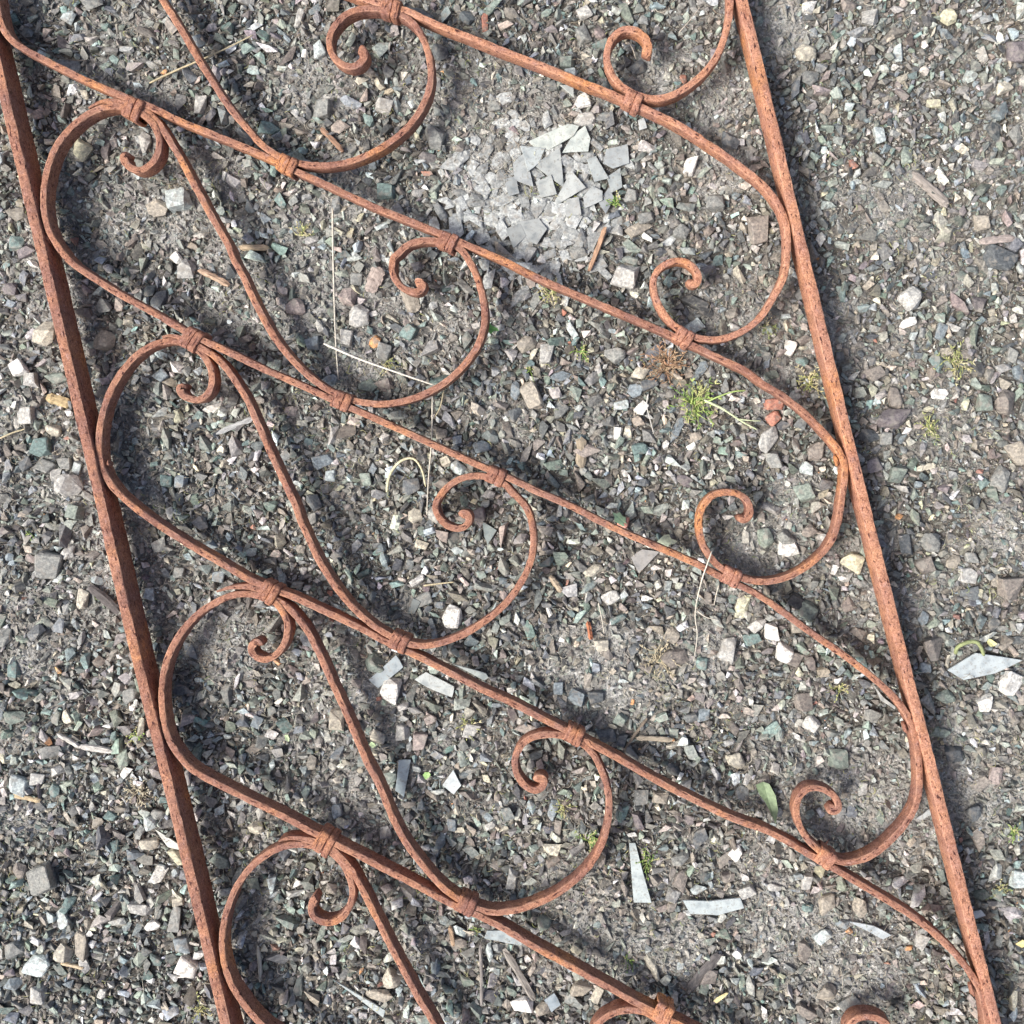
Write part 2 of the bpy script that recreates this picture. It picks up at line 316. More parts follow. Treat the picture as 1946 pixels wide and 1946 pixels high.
  'steep_2': [(308.0, 641.0), (320.9, 637.3), (339.0, 640.5), (362.3, 650.8), (383.0, 661.2), (406.3, 676.7), (429.6, 700.0), (447.7, 725.9), (465.8, 754.3), (478.8, 780.2), (480.0, 785.4), (495.5, 819.0), (511.1, 855.3), (529.2, 894.1), (547.3, 932.9), (564.1, 966.5), (568.0, 985.9), (583.5, 1016.9), (596.5, 1048.0), (612.0, 1076.5), (630.1, 1104.9), (650.8, 1133.4), (674.1, 1159.3), (700.0, 1182.6), (725.9, 1200.7), (741.4, 1209.7), (762.1, 1218.8), (782.8, 1226.6), (811.3, 1227.9), (842.3, 1221.4), (881.1, 1205.9), (920.0, 1182.6), (945.8, 1161.9), (960.0, 1148.9), (980.7, 1123.0), (998.8, 1092.0), (1011.8, 1055.8), (1014.3, 1024.7), (1010.5, 993.6), (998.8, 960.0), (975.5, 940.7), (961.4, 920.0), (940.7, 910.9), (920.0, 904.9), (894.1, 904.4), (868.2, 912.2), (847.5, 927.7), (832.0, 948.4), (826.8, 957.4), (829.9, 975.5), (839.7, 991.1), (857.8, 1002.7), (878.6, 1004.0), (891.5, 991.1), (888.9, 977.6), (878.6, 976.0), (874.7, 982.8)],
  'steep_3': [(411.5, 1124.3), (437.4, 1116.6), (465.8, 1115.3), (482.6, 1117.9), (505.9, 1128.2), (526.6, 1141.2), (547.3, 1155.4), (568.0, 1177.4), (586.1, 1203.3), (599.0, 1229.2), (614.6, 1260.2), (627.5, 1291.3), (640.5, 1319.7), (656.0, 1353.4), (671.5, 1389.6), (687.0, 1425.8), (698.7, 1454.3), (710.3, 1471.9), (725.9, 1505.5), (738.8, 1539.2), (754.3, 1572.8), (769.9, 1601.3), (790.6, 1629.7), (813.9, 1658.2), (837.1, 1684.1), (855.3, 1699.6), (870.8, 1710.0), (888.9, 1719.8), (909.6, 1729.4), (932.9, 1735.9), (960.0, 1733.8), (985.9, 1730.2), (1011.8, 1721.6), (1050.6, 1704.8), (1084.2, 1681.5), (1112.7, 1655.6), (1133.4, 1627.2), (1148.9, 1593.5), (1156.7, 1557.3), (1158.0, 1523.6), (1152.8, 1490.0), (1141.2, 1461.5), (1128.2, 1433.6), (1110.1, 1415.5), (1084.2, 1401.3), (1063.5, 1397.4), (1037.6, 1396.1), (1011.8, 1401.3), (991.1, 1415.5), (979.4, 1438.8), (977.6, 1446.0), (980.7, 1466.7), (991.1, 1487.4), (1009.2, 1501.6), (1024.7, 1501.6), (1035.1, 1490.0), (1029.9, 1478.3), (1020.8, 1482.2), (1019.5, 1488.7)],
  'steep_4': [(529.2, 1599.2), (547.3, 1593.0), (570.6, 1594.0), (593.9, 1599.2), (617.2, 1607.7), (635.3, 1618.1), (656.0, 1640.1), (671.5, 1660.8), (687.0, 1689.3), (702.6, 1720.3), (718.1, 1751.4), (733.6, 1782.4), (749.2, 1813.5), (764.7, 1842.0), (780.2, 1870.4), (798.3, 1904.1), (816.4, 1932.5), (832.0, 1961.0), (855.3, 2005.0), (881.1, 2049.0), (920.0, 2098.2), (958.8, 2134.4), (1023.5, 2170.6), (1101.1, 2178.4), (1178.8, 2160.3), (1243.5, 2118.9), (1271.9, 2067.1), (1274.5, 2015.4), (1270.6, 2015.4), (1268.0, 1976.5), (1257.6, 1948.1), (1231.7, 1926.1), (1205.9, 1920.9), (1180.0, 1922.2), (1154.1, 1932.5), (1136.0, 1946.8), (1125.6, 1966.2), (1123.0, 1986.9), (1130.8, 2007.6), (1148.9, 2020.5)],
}
SHARDS = {
  's1': [(1008, 263), (1078, 234), (1097, 238), (1087, 255), (1030, 285)],
  's2': [(1109, 241), (1117, 259), (1114, 277), (1076, 280), (1092, 254)],
  's3': [(994, 280), (1030, 282), (1022, 303), (1005, 317)],
  's4': [(1060, 285), (1066, 342), (1023, 311)],
  's5': [(1105, 355), (1084, 330), (1060, 373), (1062, 379)],
  's6': [(978, 311), (994, 295), (1000, 311), (1008, 344), (981, 334)],
  's7': [(1157, 282), (1188, 274), (1190, 303), (1167, 311), (1152, 303)],
  's8': [(1120, 303), (1133, 298), (1152, 331), (1131, 336)],
  's9': [(1214, 225), (1224, 220), (1230, 238), (1216, 242)],
  's10': [(1065, 160), (1089, 159), (1089, 181)],
  's11': [(701, 1293), (749, 1250), (762, 1271), (718, 1308)],
  's12': [(789, 1295), (809, 1282), (858, 1308), (854, 1327), (811, 1309)],
  's13': [(862, 1265), (920, 1283), (925, 1291), (917, 1296)],
  's14': [(756, 1451), (777, 1451), (765, 1515), (750, 1503)],
  's15': [(841, 1496), (860, 1469), (875, 1495), (862, 1511)],
  's16': [(635, 1870), (725, 1930), (721, 1944)],
  's17': [(928, 1772), (980, 1775), (995, 1790), (987, 1801), (954, 1793), (923, 1785)],
  's18': [(1197, 1609), (1208, 1609), (1236, 1710), (1205, 1710)],
  's19': [(1303, 1713), (1348, 1715), (1403, 1709), (1410, 1728), (1364, 1741), (1317, 1738)],
  's20': [(1811, 1276), (1860, 1246), (1945, 1260), (1896, 1283), (1841, 1294)],
  's21': [(1617, 1757), (1663, 1764), (1694, 1780), (1679, 1788)],
  's22': [(1852, 1742), (1870, 1737), (1878, 1746), (1857, 1754)],
  's23': [(1746, 1560), (1769, 1542), (1773, 1552), (1757, 1562)],
  's24': [(1035, 1904), (1053, 1892), (1064, 1914), (1048, 1927)],
  's25': [(916, 994), (941, 1010), (925, 1035), (919, 1020)],
  's26': [(772, 1167), (783, 1139), (796, 1146), (785, 1167)],
  's27': [(1202, 1061), (1221, 1047), (1252, 1051), (1216, 1089)],
  's28': [(1667, 1309), (1684, 1330), (1705, 1346), (1704, 1351), (1679, 1335)],
  's29': [(287, 1586), (331, 1612), (334, 1622), (311, 1617)],
  's30': [(960, 342), (978, 336), (983, 362), (968, 367)],
  's31': [(1022, 344), (1045, 334), (1053, 362), (1030, 367)],
  's32': [(1074, 378), (1097, 375), (1101, 401), (1079, 404)],
  's33': [(1113, 370), (1126, 355), (1141, 362), (1141, 375), (1115, 386)],
  's34': [(988, 422), (1020, 417), (1032, 432), (1017, 455), (996, 445)],
  's35': [(965, 435), (986, 427), (994, 445), (976, 463)],
  's36': [(1141, 378), (1157, 357), (1164, 373), (1152, 396)],
  's37': [(1157, 334), (1177, 321), (1180, 349), (1164, 357)],
}
STONES = """
b 151 283 35 35 20 yl
r 273 269 26 38 10 pg
b 335 378 48 42 -15 pb
r 296 395 46 32 0 tn
b 378 197 24 34 10 pg
b 25 460 28 24 0 tl
r 57 500 20 18 0 wh
b 45 475 40 24 -30 pu
r 328 487 26 26 0 wh
r 160 180 16 24 -20 cr
f 86 182 28 10 15 pk
r 309 136 14 12 0 or
b 920 38 14 36 -8 rd
b 588 88 16 14 0 pu
b 577 100 14 18 0 wh
b 603 92 26 32 -20 pb
r 828 255 40 48 0 gr
b 727 197 34 30 10 pg
b 612 205 36 34 0 gr
b 867 340 14 25 0 bl
b 728 360 38 28 0 tl
b 530 380 18 30 -35 tl
f 722 428 28 14 -20 pb
r 680 410 20 18 0 yl
f 508 240 44 26 0 tl
f 790 24 70 30 10 dg
r 835 95 30 32 0 dg
b 567 30 16 40 10 pg
r 735 130 22 24 0 gr
b 1110 18 30 24 -20 pg
b 1109 61 30 36 -30 gr
b 1076 114 34 26 0 gn
r 1215 122 36 24 -30 dg
r 1387 264 34 40 -30 dg
b 1313 314 26 42 10 wh
b 1360 383 36 36 0 gr
b 1230 411 36 24 -20 gr
b 1296 440 28 28 20 gr
b 1215 432 50 22 -30 tn
b 1200 466 40 16 40 gn
b 1444 436 36 52 -10 br
f 1111 222 44 26 -10 pg
f 1108 186 32 30 0 wh
b 1201 370 28 26 0 gr
b 1082 135 30 20 0 pb
r 1535 97 42 34 0 cr
b 1540 8 28 20 0 wh
r 1656 30 34 32 0 pg
r 1806 28 32 32 0 yl
b 1710 95 18 34 -10 pb
f 1705 122 22 12 10 wh
b 1780 190 28 18 0 yl
b 1915 160 30 22 -20 cr
b 1935 95 36 40 0 pu
b 1675 252 22 32 -10 pb
b 1870 420 34 34 0 tn
b 1905 488 58 42 15 dg
r 1624 308 16 24 -20 rd
r 1690 215 18 18 0 pk
b 1572 142 18 22 10 pk
r 1541 143 34 30 0 gr
r 1800 398 14 20 20 yl
r 12 547 28 26 0 pu
r 190 578 34 28 0 gr
r 351 508 34 36 0 pg
f 296 565 26 44 20 dg
r 85 635 46 48 0 cr
b 30 700 34 30 -20 wh
b 55 720 26 28 0 pg
b 103 718 40 24 -15 gn
b 49 790 30 34 0 pg
r 96 818 34 24 20 cr
b 74 850 36 36 -10 tl
b 47 882 30 22 -30 dg
b 83 886 38 24 25 gr
b 118 881 28 22 0 gr
b 142 889 18 24 20 pb
b 102 904 22 26 0 pg
r 133 922 50 44 0 pg
r 195 647 38 38 20 tn
b 238 609 20 18 0 cr
b 301 713 26 24 -40 bl
b 338 915 30 24 0 bl
b 312 915 22 22 0 tl
r 679 600 42 46 20 pg
r 659 563 36 36 0 pk
b 675 529 24 22 0 gr
r 673 549 18 22 0 yl
r 560 580 36 34 0 pk
b 656 639 28 36 15 pg
b 593 653 30 24 -20 bl
b 776 631 34 30 20 tl
r 702 626 16 20 0 tl
r 708 648 28 24 -20 or
b 728 669 36 32 25 gr
b 767 690 11 28 0 cr
r 912 849 40 24 0 bl
r 868 889 36 26 10 pb
b 845 876 24 22 -30 cr
b 836 824 24 22 0 tn
b 860 810 16 12 0 wh
b 609 876 40 26 -20 bl
b 627 904 24 22 0 pb
b 693 911 22 28 -15 gn
b 593 956 26 34 -20 dg
r 780 925 34 32 0 dg
r 624 723 34 24 -30 bl
f 697 731 38 24 0 gn
b 1188 523 46 46 15 pg
b 1008 752 42 56 -15 tn
r 979 741 20 38 5 bl
r 979 788 28 26 0 dg
r 1001 651 42 28 -25 tn
b 1038 671 26 38 10 pg
r 1171 674 42 32 -10 gr
f 1201 666 28 13 -40 pk
b 1216 708 30 26 20 cr
b 1233 728 32 22 -20 dg
f 1210 740 36 26 -20 bl
b 1220 775 24 28 20 wh
b 1180 769 30 18 -15 pb
b 1175 823 17 26 0 wh
b 1194 822 18 24 0 cr
b 1215 853 32 22 -15 tl
f 1289 815 18 56 20 bl
f 1067 713 44 20 -10 bl
b 1092 744 28 22 30 gn
b 1106 723 15 26 10 tl
f 1063 780 30 38 30 gr
b 1088 626 18 34 -40 pb
b 992 885 22 18 -25 tl
b 1318 620 34 22 -30 pb
b 1322 573 54 26 25 bk
f 1345 592 44 20 30 bk
r 1733 567 46 46 -20 pg
r 1728 613 36 20 -35 wh
b 1736 638 17 16 0 pb
f 1788 749 36 22 0 wh
b 1698 794 56 36 10 pu
b 1701 754 26 42 0 br
b 1666 708 36 26 -20 br
r 1813 621 28 14 25 pg
b 1790 630 20 34 10 bl
r 1793 648 18 16 0 gn
r 1665 646 8 10 0 rd
b 1472 768 38 24 0 rd
b 1470 795 30 24 -40 rd
r 1460 832 36 54 25 pg
b 1471 873 34 30 0 gr
r 1550 858 32 42 10 br
b 1535 891 24 26 20 pb
b 1529 937 34 36 -20 gn
b 1503 661 24 30 20 wh
b 1494 599 26 14 -15 pb
r 1525 687 28 20 0 tl
b 1705 902 36 32 0 gn
r 1653 828 36 26 0 dg
b 1685 834 24 26 0 gr
b 1876 765 34 34 0 gn
r 1914 765 42 48 -10 br
b 1934 863 36 44 -25 tn
r 1901 910 38 50 0 gr
b 1854 863 18 22 0 pg
b 1940 708 18 34 0 bl
b 1930 674 20 28 20 gr
r 1662 884 34 28 -20 pu
b 1744 922 18 18 0 bl
b 90 1074 52 52 10 gr
r 128 1050 24 32 25 pg
b 155 1139 22 38 10 cr
b 141 974 30 28 0 gn
r 26 1364 42 28 0 gn
b 122 1364 20 30 -25 cr
b 245 1322 34 28 -25 gr
r 8 1211 26 36 0 gr
b 26 1273 22 30 0 tl
b 339 1089 22 20 0 gr
b 414 1097 24 22 0 bl
b 283 1128 24 24 20 pb
b 288 1154 11 10 20 wh
r 343 1309 32 28 0 dg
b 486 1374 20 22 20 bl
r 318 975 16 26 0 pg
r 788 981 28 28 0 cr
f 908 986 26 44 0 pu
f 866 1049 26 16 10 pb
b 801 1142 38 24 -25 gr
r 857 1172 48 46 -20 wh
r 710 1261 36 40 -20 gn
b 741 1315 38 48 10 wh
b 638 1369 34 48 15 cr
b 763 1395 24 32 0 pg
b 717 1403 30 22 30 cr
b 797 1410 34 30 -10 pk
b 893 1391 30 30 20 pg
b 625 1128 12 12 0 rd
r 719 1330 12 12 0 rd
f 640 1268 14 10 0 pk
b 815 1369 26 18 -30 pk
b 1162 1137 40 26 -30 pg
b 1185 1131 18 20 -30 pb
f 1228 1136 24 14 -10 wh
r 1179 1078 20 26 -10 dg
r 1128 1084 42 20 -15 cr
b 1043 1164 10 36 -20 wh
b 1144 1227 28 24 0 cr
r 1277 1208 34 32 0 tn
b 1386 1234 36 50 25 pg
b 1430 1215 32 22 -15 tl
r 1335 1263 26 26 0 tl
b 1282 1252 50 32 -20 br
r 1207 1233 30 18 -35 dg
r 1440 1189 38 28 -15 pg
b 1468 1203 28 36 0 wh
b 1490 1243 40 38 25 wh
b 1512 1255 28 28 30 br
b 1096 1326 38 28 20 bl
b 1133 1325 34 24 0 dg
b 1060 1309 20 24 0 bl
b 1153 1400 34 26 -15 dg
b 1180 1408 22 26 10 dg
b 1179 1369 24 22 40 gn
b 1338 1361 28 20 -15 bl
f 1202 1335 8 12 0 or
f 1184 1294 22 9 0 pb
r 1400 1449 40 36 0 cr
b 1500 1043 38 30 0 wh
b 1622 1067 42 36 25 yl
r 1495 1020 34 32 0 gr
r 1539 1007 32 30 0 br
r 1454 1022 34 40 0 gn
b 1586 1084 14 20 10 wh
b 1601 1098 18 11 -20 wh
b 1723 1035 28 38 0 dg
r 1770 1032 38 36 0 gr
b 1760 1076 32 32 -20 br
r 1816 1071 32 26 -20 tn
b 1850 1060 24 24 0 gr
f 1845 1095 38 32 0 pg
b 1908 1031 22 16 0 tl
b 1920 1120 42 44 0 br
b 1537 1163 36 34 25 gn
b 1512 1141 28 24 30 bk
b 1516 1193 28 24 0 tn
r 1777 1234 46 42 0 br
r 1807 1199 18 14 0 wh
b 1763 1273 24 20 0 bl
b 1759 1177 18 26 20 bl
b 1807 1255 12 26 25 cr
b 1925 1304 36 46 30 wh
r 1800 1327 44 26 10 gn
b 1878 1342 32 28 -20 wh
b 1793 1397 34 20 15 gn
b 1817 1439 34 30 0 dg
b 1597 1446 36 38 0 gn
b 1529 1336 38 32 0 br
r 1544 1377 36 34 0 pg
b 34 1494 36 36 20 pb
b 69 1482 28 22 0 pg
b 233 1472 18 24 30 wh
b 100 1502 24 20 40 tl
b 204 1557 24 18 20 tl
r 277 1570 28 36 20 pb
r 295 1552 28 20 0 gr
b 278 1610 36 22 0 cr
b 329 1636 22 38 -25 yl
b 80 1670 58 58 -20 gr
r 36 1658 28 38 -20 br
b 215 1612 15 24 0 tl
b 124 1725 22 34 20 tl
b 113 1747 24 38 -25 pb
b 261 1733 42 24 10 pg
b 330 1723 24 18 0 cr
b 326 1753 26 44 0 gr
r 282 1767 28 20 0 wh
r 118 1811 32 34 0 cr
b 150 1800 28 54 5 tn
b 69 1837 52 38 15 pb
b 344 1801 32 28 0 bl
b 351 1842 36 38 20 wh
b 25 1806 36 30 -30 gr
b 72 1891 30 32 0 pg
r 23 1873 38 22 0 bl
b 132 1870 22 16 30 bl
r 190 1891 20 18 0 pg
b 188 1927 18 20 0 bl
f 411 1643 38 30 0 gn
r 481 1580 30 24 0 cr
b 858 1571 18 24 0 bl
b 637 1544 20 26 -20 bl
r 867 1544 12 22 -10 cr
b 753 1719 26 18 -20 wh
r 564 1683 22 16 -20 wh
r 744 1865 38 40 10 cr
r 718 1898 60 24 -5 tn
r 928 1816 18 40 0 pb
f 683 1850 8 15 25 or
b 1400 1624 30 22 -50 wh
b 1277 1702 28 26 20 pg
r 1330 1694 34 18 -10 pb
b 1421 1697 32 24 -20 pg
r 1052 1542 20 40 10 bl
b 974 1676 24 34 15 pg
b 1060 1575 16 30 0 br
r 1242 1842 20 52 -35 cr
b 992 1913 44 28 -5 wh
r 1030 1920 28 26 0 tn
b 1105 1883 36 30 20 tn
b 1136 1896 20 30 20 cr
r 1296 1637 38 26 -20 gr
b 1294 1674 26 38 20 br
b 1384 1671 26 20 0 br
b 1330 1593 40 26 -40 dg
f 1412 1511 28 32 0 gr
b 1255 1518 30 24 0 tn
b 1219 1516 26 26 0 gr
r 1034 1757 28 32 0 gn
b 1643 1502 20 26 0 pg
f 1676 1556 16 38 -5 gn
b 1535 1679 22 28 0 pg
r 1473 1689 28 15 0 pg
r 1537 1728 24 18 0 tl
b 1573 1718 36 32 -20 tn
r 1635 1728 28 38 0 tn
r 1716 1681 38 22 -10 wh
r 1601 1759 26 18 0 bl
b 1562 1780 38 22 -35 pb
r 1615 1771 14 12 0 or
b 1755 1797 24 28 20 pg
r 1731 1806 17 12 0 or
r 1530 1811 26 46 0 br
r 1571 1886 38 34 20 tn
b 1612 1909 46 20 -25 gr
b 1534 1925 44 22 35 br
b 1938 1676 26 34 0 pb
r 1852 1547 30 32 0 dg
b 1896 1477 26 36 20 pk
"""
# ------------------------------------------------------------------ ground
def build_ground():
    n = 420
    ext = .62
    xs = np.linspace(-ext, ext, n) + at(973, 0)[0]
    ys = np.linspace(-ext, ext, n) + at(0, 973)[1]
    X, Y = np.meshgrid(xs, ys, indexing='ij')
    Z = ground_h(X, Y) + rng.normal(0, .00025, X.shape)
    V = np.stack([X, Y, Z], -1).reshape(-1, 3)
    i, j = np.meshgrid(np.arange(n - 1), np.arange(n - 1), indexing='ij')
    a = (i * n + j).ravel()
    F = np.stack([a, a + n, a + n + 1, a + 1], -1)
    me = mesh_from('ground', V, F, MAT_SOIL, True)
    sa = me.attributes.new('silt', 'FLOAT', 'POINT')
    sa.data.foreach_set('value', (np.clip(silt(X, Y), 0, 1) * .85).ravel().astype(np.float32))
    o = link(bpy.data.objects.new('ground', me))
    tag(o, 'grey brown trodden soil under the gravel', kind='structure')
    # plain soil carries on past the strewn area, set just below it
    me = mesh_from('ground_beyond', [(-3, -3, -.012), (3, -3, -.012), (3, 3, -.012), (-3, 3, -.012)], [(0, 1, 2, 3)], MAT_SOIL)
    o = link(bpy.data.objects.new('ground', me))
    tag(o, 'grey brown soil carrying on past the gravel', kind='structure')
build_ground()

# ------------------------------------------------------------------ stones
PAL = {'wh': (.68, .67, .62), 'cr': (.44, .41, .33), 'yl': (.46, .44, .31), 'pg': (.40, .395, .365), 'gr': (.21, .215, .20),
       'dg': (.10, .11, .115), 'bl': (.21, .245, .26), 'pb': (.42, .47, .455), 'tl': (.155, .22, .205), 'gn': (.20, .235, .20),
       'br': (.215, .19, .165), 'pk': (.28, .235, .215), 'pu': (.165, .145, .148), 'rd': (.34, .155, .11), 'or': (.52, .27, .12),
       'tn': (.30, .27, .22), 'bk': (.06, .062, .062)}
WORD = {'wh': 'white', 'cr': 'cream', 'yl': 'pale yellow', 'pg': 'pale grey', 'gr': 'grey', 'dg': 'dark grey', 'bl': 'blue-grey',
        'pb': 'pale bluish', 'tl': 'teal', 'gn': 'greenish grey', 'br': 'grey-brown', 'pk': 'pinkish', 'pu': 'purple-brown',
        'rd': 'brick-red', 'or': 'orange', 'tn': 'tan', 'bk': 'blackish'}

def hull(pts):
    bm = bmesh.new()
    vs = [bm.verts.new(p) for p in pts]
    r = bmesh.ops.convex_hull(bm, input=vs)
    dead = [v for v in bm.verts if not v.link_faces]
    bmesh.ops.delete(bm, geom=dead, context='VERTS')
    bmesh.ops.recalc_face_normals(bm, faces=bm.faces)
    return bm

def rock_points(kind, n, r):
    """points of an angular stone inside the unit box, flat side down"""
    out = []
    if kind == 'r':
        for k in range(n):
            v = r.normal(size=3); v /= np.linalg.norm(v)
            v *= r.uniform(.86, 1.05)
            out.append(v)
    elif kind == 'b':
        tw = r.uniform(-.25, .25)
        for sx in (-1, 1):
            for sy in (-1, 1):
                for sz in (-1, 1):
                    v = np.array([sx * r.uniform(.45, 1.0), sy * r.uniform(.5, 1.0), sz * (r.uniform(.3, 1) if sz > 0 else .8)])
                    v[0] += tw * v[1]
                    out.append(v)
        for k in range(max(n - 8, 3)):
            v = r.normal(size=3); v /= np.linalg.norm(v)
            out.append(v * r.uniform(.85, 1.12))
    else:
        m = r.integers(5, 7)
        a0 = r.uniform(0, 6.28)
        for k in range(m):
            a = a0 + 6.283 * (k + r.uniform(-.3, .3)) / m
            q = r.uniform(.8, 1.1)
            for sz in (-1, 1):
                out.append(np.array([math.cos(a) * q * (1 if sz < 0 else .9), math.sin(a) * q * (1 if sz < 0 else .9), sz * r.uniform(.7, 1)]))
    out = np.array(out)
    mn, mx = out.min(0), out.max(0)
    return (out - (mn + mx) / 2) / ((mx - mn) / 2)

def arrays(bm):
    bmesh.ops.triangulate(bm, faces=bm.faces)
    bm.verts.index_update()
    V = np.array([v.co[:] for v in bm.verts], dtype=np.float32)
    F = np.array([[v.index for v in f.verts] for f in bm.faces], dtype=np.int32)
    bm.free()
    return V, F

def prototypes(levels):
    out = []
    for n, count in levels:
        L = []
        for k in range(count):
            if n >= 13 and rng.uniform() < .3:
                p = rock_points('b', n, rng)
            else:                                        # crushed: few corners, uneven, half way to a box
                p = rng.normal(size=(n, 3)); p /= np.linalg.norm(p, axis=1)[:, None]
                q = np.sign(p) * np.abs(p) ** .55; q /= np.abs(q).max(1)[:, None]
                p = (p * .15 + q * .85) * rng.uniform(.58, 1.12, (n, 1))
                p[:, 0] += p[:, 1] * rng.uniform(-.35, .35)
            L.append(arrays(hull(p)))
        out.append(L)
    return out

RES = .0005
EXT = .60
CX, CY = at(973, 0)[0], at(0, 973)[1]
NG = int(2 * EXT / RES)
occ = np.zeros((NG, NG), dtype=bool)

def cell(x, y):
    return int((x - CX + EXT) / RES), int((y - CY + EXT) / RES)

DISCS = {}
def stamp(x, y, r):
    k = max(1, int(round(r / RES)))
    if k not in DISCS:
        a = np.arange(-k, k + 1); DISCS[k] = (a[:, None] ** 2 + a[None] ** 2) <= k * k
    i, j = cell(x, y)
    if i - k < 0 or j - k < 0 or i + k >= NG or j + k >= NG: return
    occ[i - k:i + k + 1, j - k:j + k + 1] |= DISCS[k]

def rot_xyz(rx, ry, rz):
    cx, sx, cy, sy, cz, sz = np.cos(rx), np.sin(rx), np.cos(ry), np.sin(ry), np.cos(rz), np.sin(rz)
    R = np.empty((len(rx), 3, 3))
    R[:, 0, 0] = cz * cy; R[:, 0, 1] = cz * sy * sx - sz * cx; R[:, 0, 2] = cz * sy * cx + sz * sx
    R[:, 1, 0] = sz * cy; R[:, 1, 1] = sz * sy * sx + cz * cx; R[:, 1, 2] = sz * sy * cx - cz * sx
    R[:, 2, 0] = -sy; R[:, 2, 1] = cy * sx; R[:, 2, 2] = cy * cx
    return R

LANDMARKS = []
ORD = ['top', 'second', 'third', 'fourth', 'fifth']
for row, pts in (('left', [(254, 205), (365, 647), (512, 1127), (618, 1605)]),
                 ('mid-left', [(547, 312), (651, 762), (761, 1223), (886, 1722)]),
                 ('mid-right', [(745, 15), (849, 455), (943, 905), (1092, 1400), (1262, 1925)]),
                 ('right', [(1204, 190), (1301, 642), (1392, 1097), (1573, 1633)])):
    for k, p in enumerate(pts):
        LANDMARKS.append((p[0], p[1], f'the {ORD[k]} {row} collar', row, k))

def side_of(dx, dy):
    if abs(dx) > 2.2 * abs(dy): return 'right of' if dx > 0 else 'left of'
    if abs(dy) > 2.2 * abs(dx): return 'below' if dy > 0 else 'above'
    return ('below and ' if dy > 0 else 'above and ') + ('right of' if dx > 0 else 'left of')

def where(px, py):
    """phrases that say where a thing lies, best first"""
    xl = 78.6 + .2395 * (py - 480); xr = 1531 + .247 * (py - 500)
    out = []
    if px < xl or px > xr:
        side, row = ('left', 'left') if px < xl else ('right', 'right')
        c = sorted([l for l in LANDMARKS if l[3] == row], key=lambda l: abs(l[1] - py))
        d = abs(px - (xl if px < xl else xr))
        near = 'close outside' if d < 90 else ('outside' if d < 220 else 'far outside')
        for l in c[:2]:
            dy = py - l[1] - (px - l[0]) * 0.0
            lv = 'level with' if abs(dy) < 60 else ('lower than' if dy > 0 else 'higher than')
            out.append(f'{near} the {side} side bar, {lv} {l[2]}')
    else:
        c = sorted(LANDMARKS, key=lambda l: math.hypot(l[0] - px, l[1] - py))
        for l in c[:4]:
            d = math.hypot(l[0] - px, l[1] - py)
            pre = 'just ' if d < 75 else ('' if d < 170 else 'well ')
            out.append(f'{pre}{side_of(px - l[0], py - l[1])} {l[2]}')
    return out

USED = set()
def unique_label(descs, px, py):
    for d in descs:
        for w in where(px, py):
            s = f'{d} {w}'
            if s not in USED and len(s.split()) <= 16:
                USED.add(s); return s
    w = where(px, py)
    s = f'{descs[-1]} between {LMN(px, py, 0)} and {LMN(px, py, 1)}'
    k = 0
    while s in USED and k < 4:
        k += 1; s = f'{descs[k % len(descs)]} {w[0]}, nearer {LMN(px, py, k)}'
    USED.add(s)
    return s

def LMN(px, py, k):
    c = sorted(LANDMARKS, key=lambda l: math.hypot(l[0] - px, l[1] - py))
    return c[k][2]

rows = [l.split() for l in STONES.strip().splitlines()]
rows = [(a, float(b), float(c), float(d), float(e), float(f), g) for a, b, c, d, e, f, g in rows]
rows.sort(key=lambda r: -r[3] * r[4])
LONE, REST = rows[:285], rows[285:]

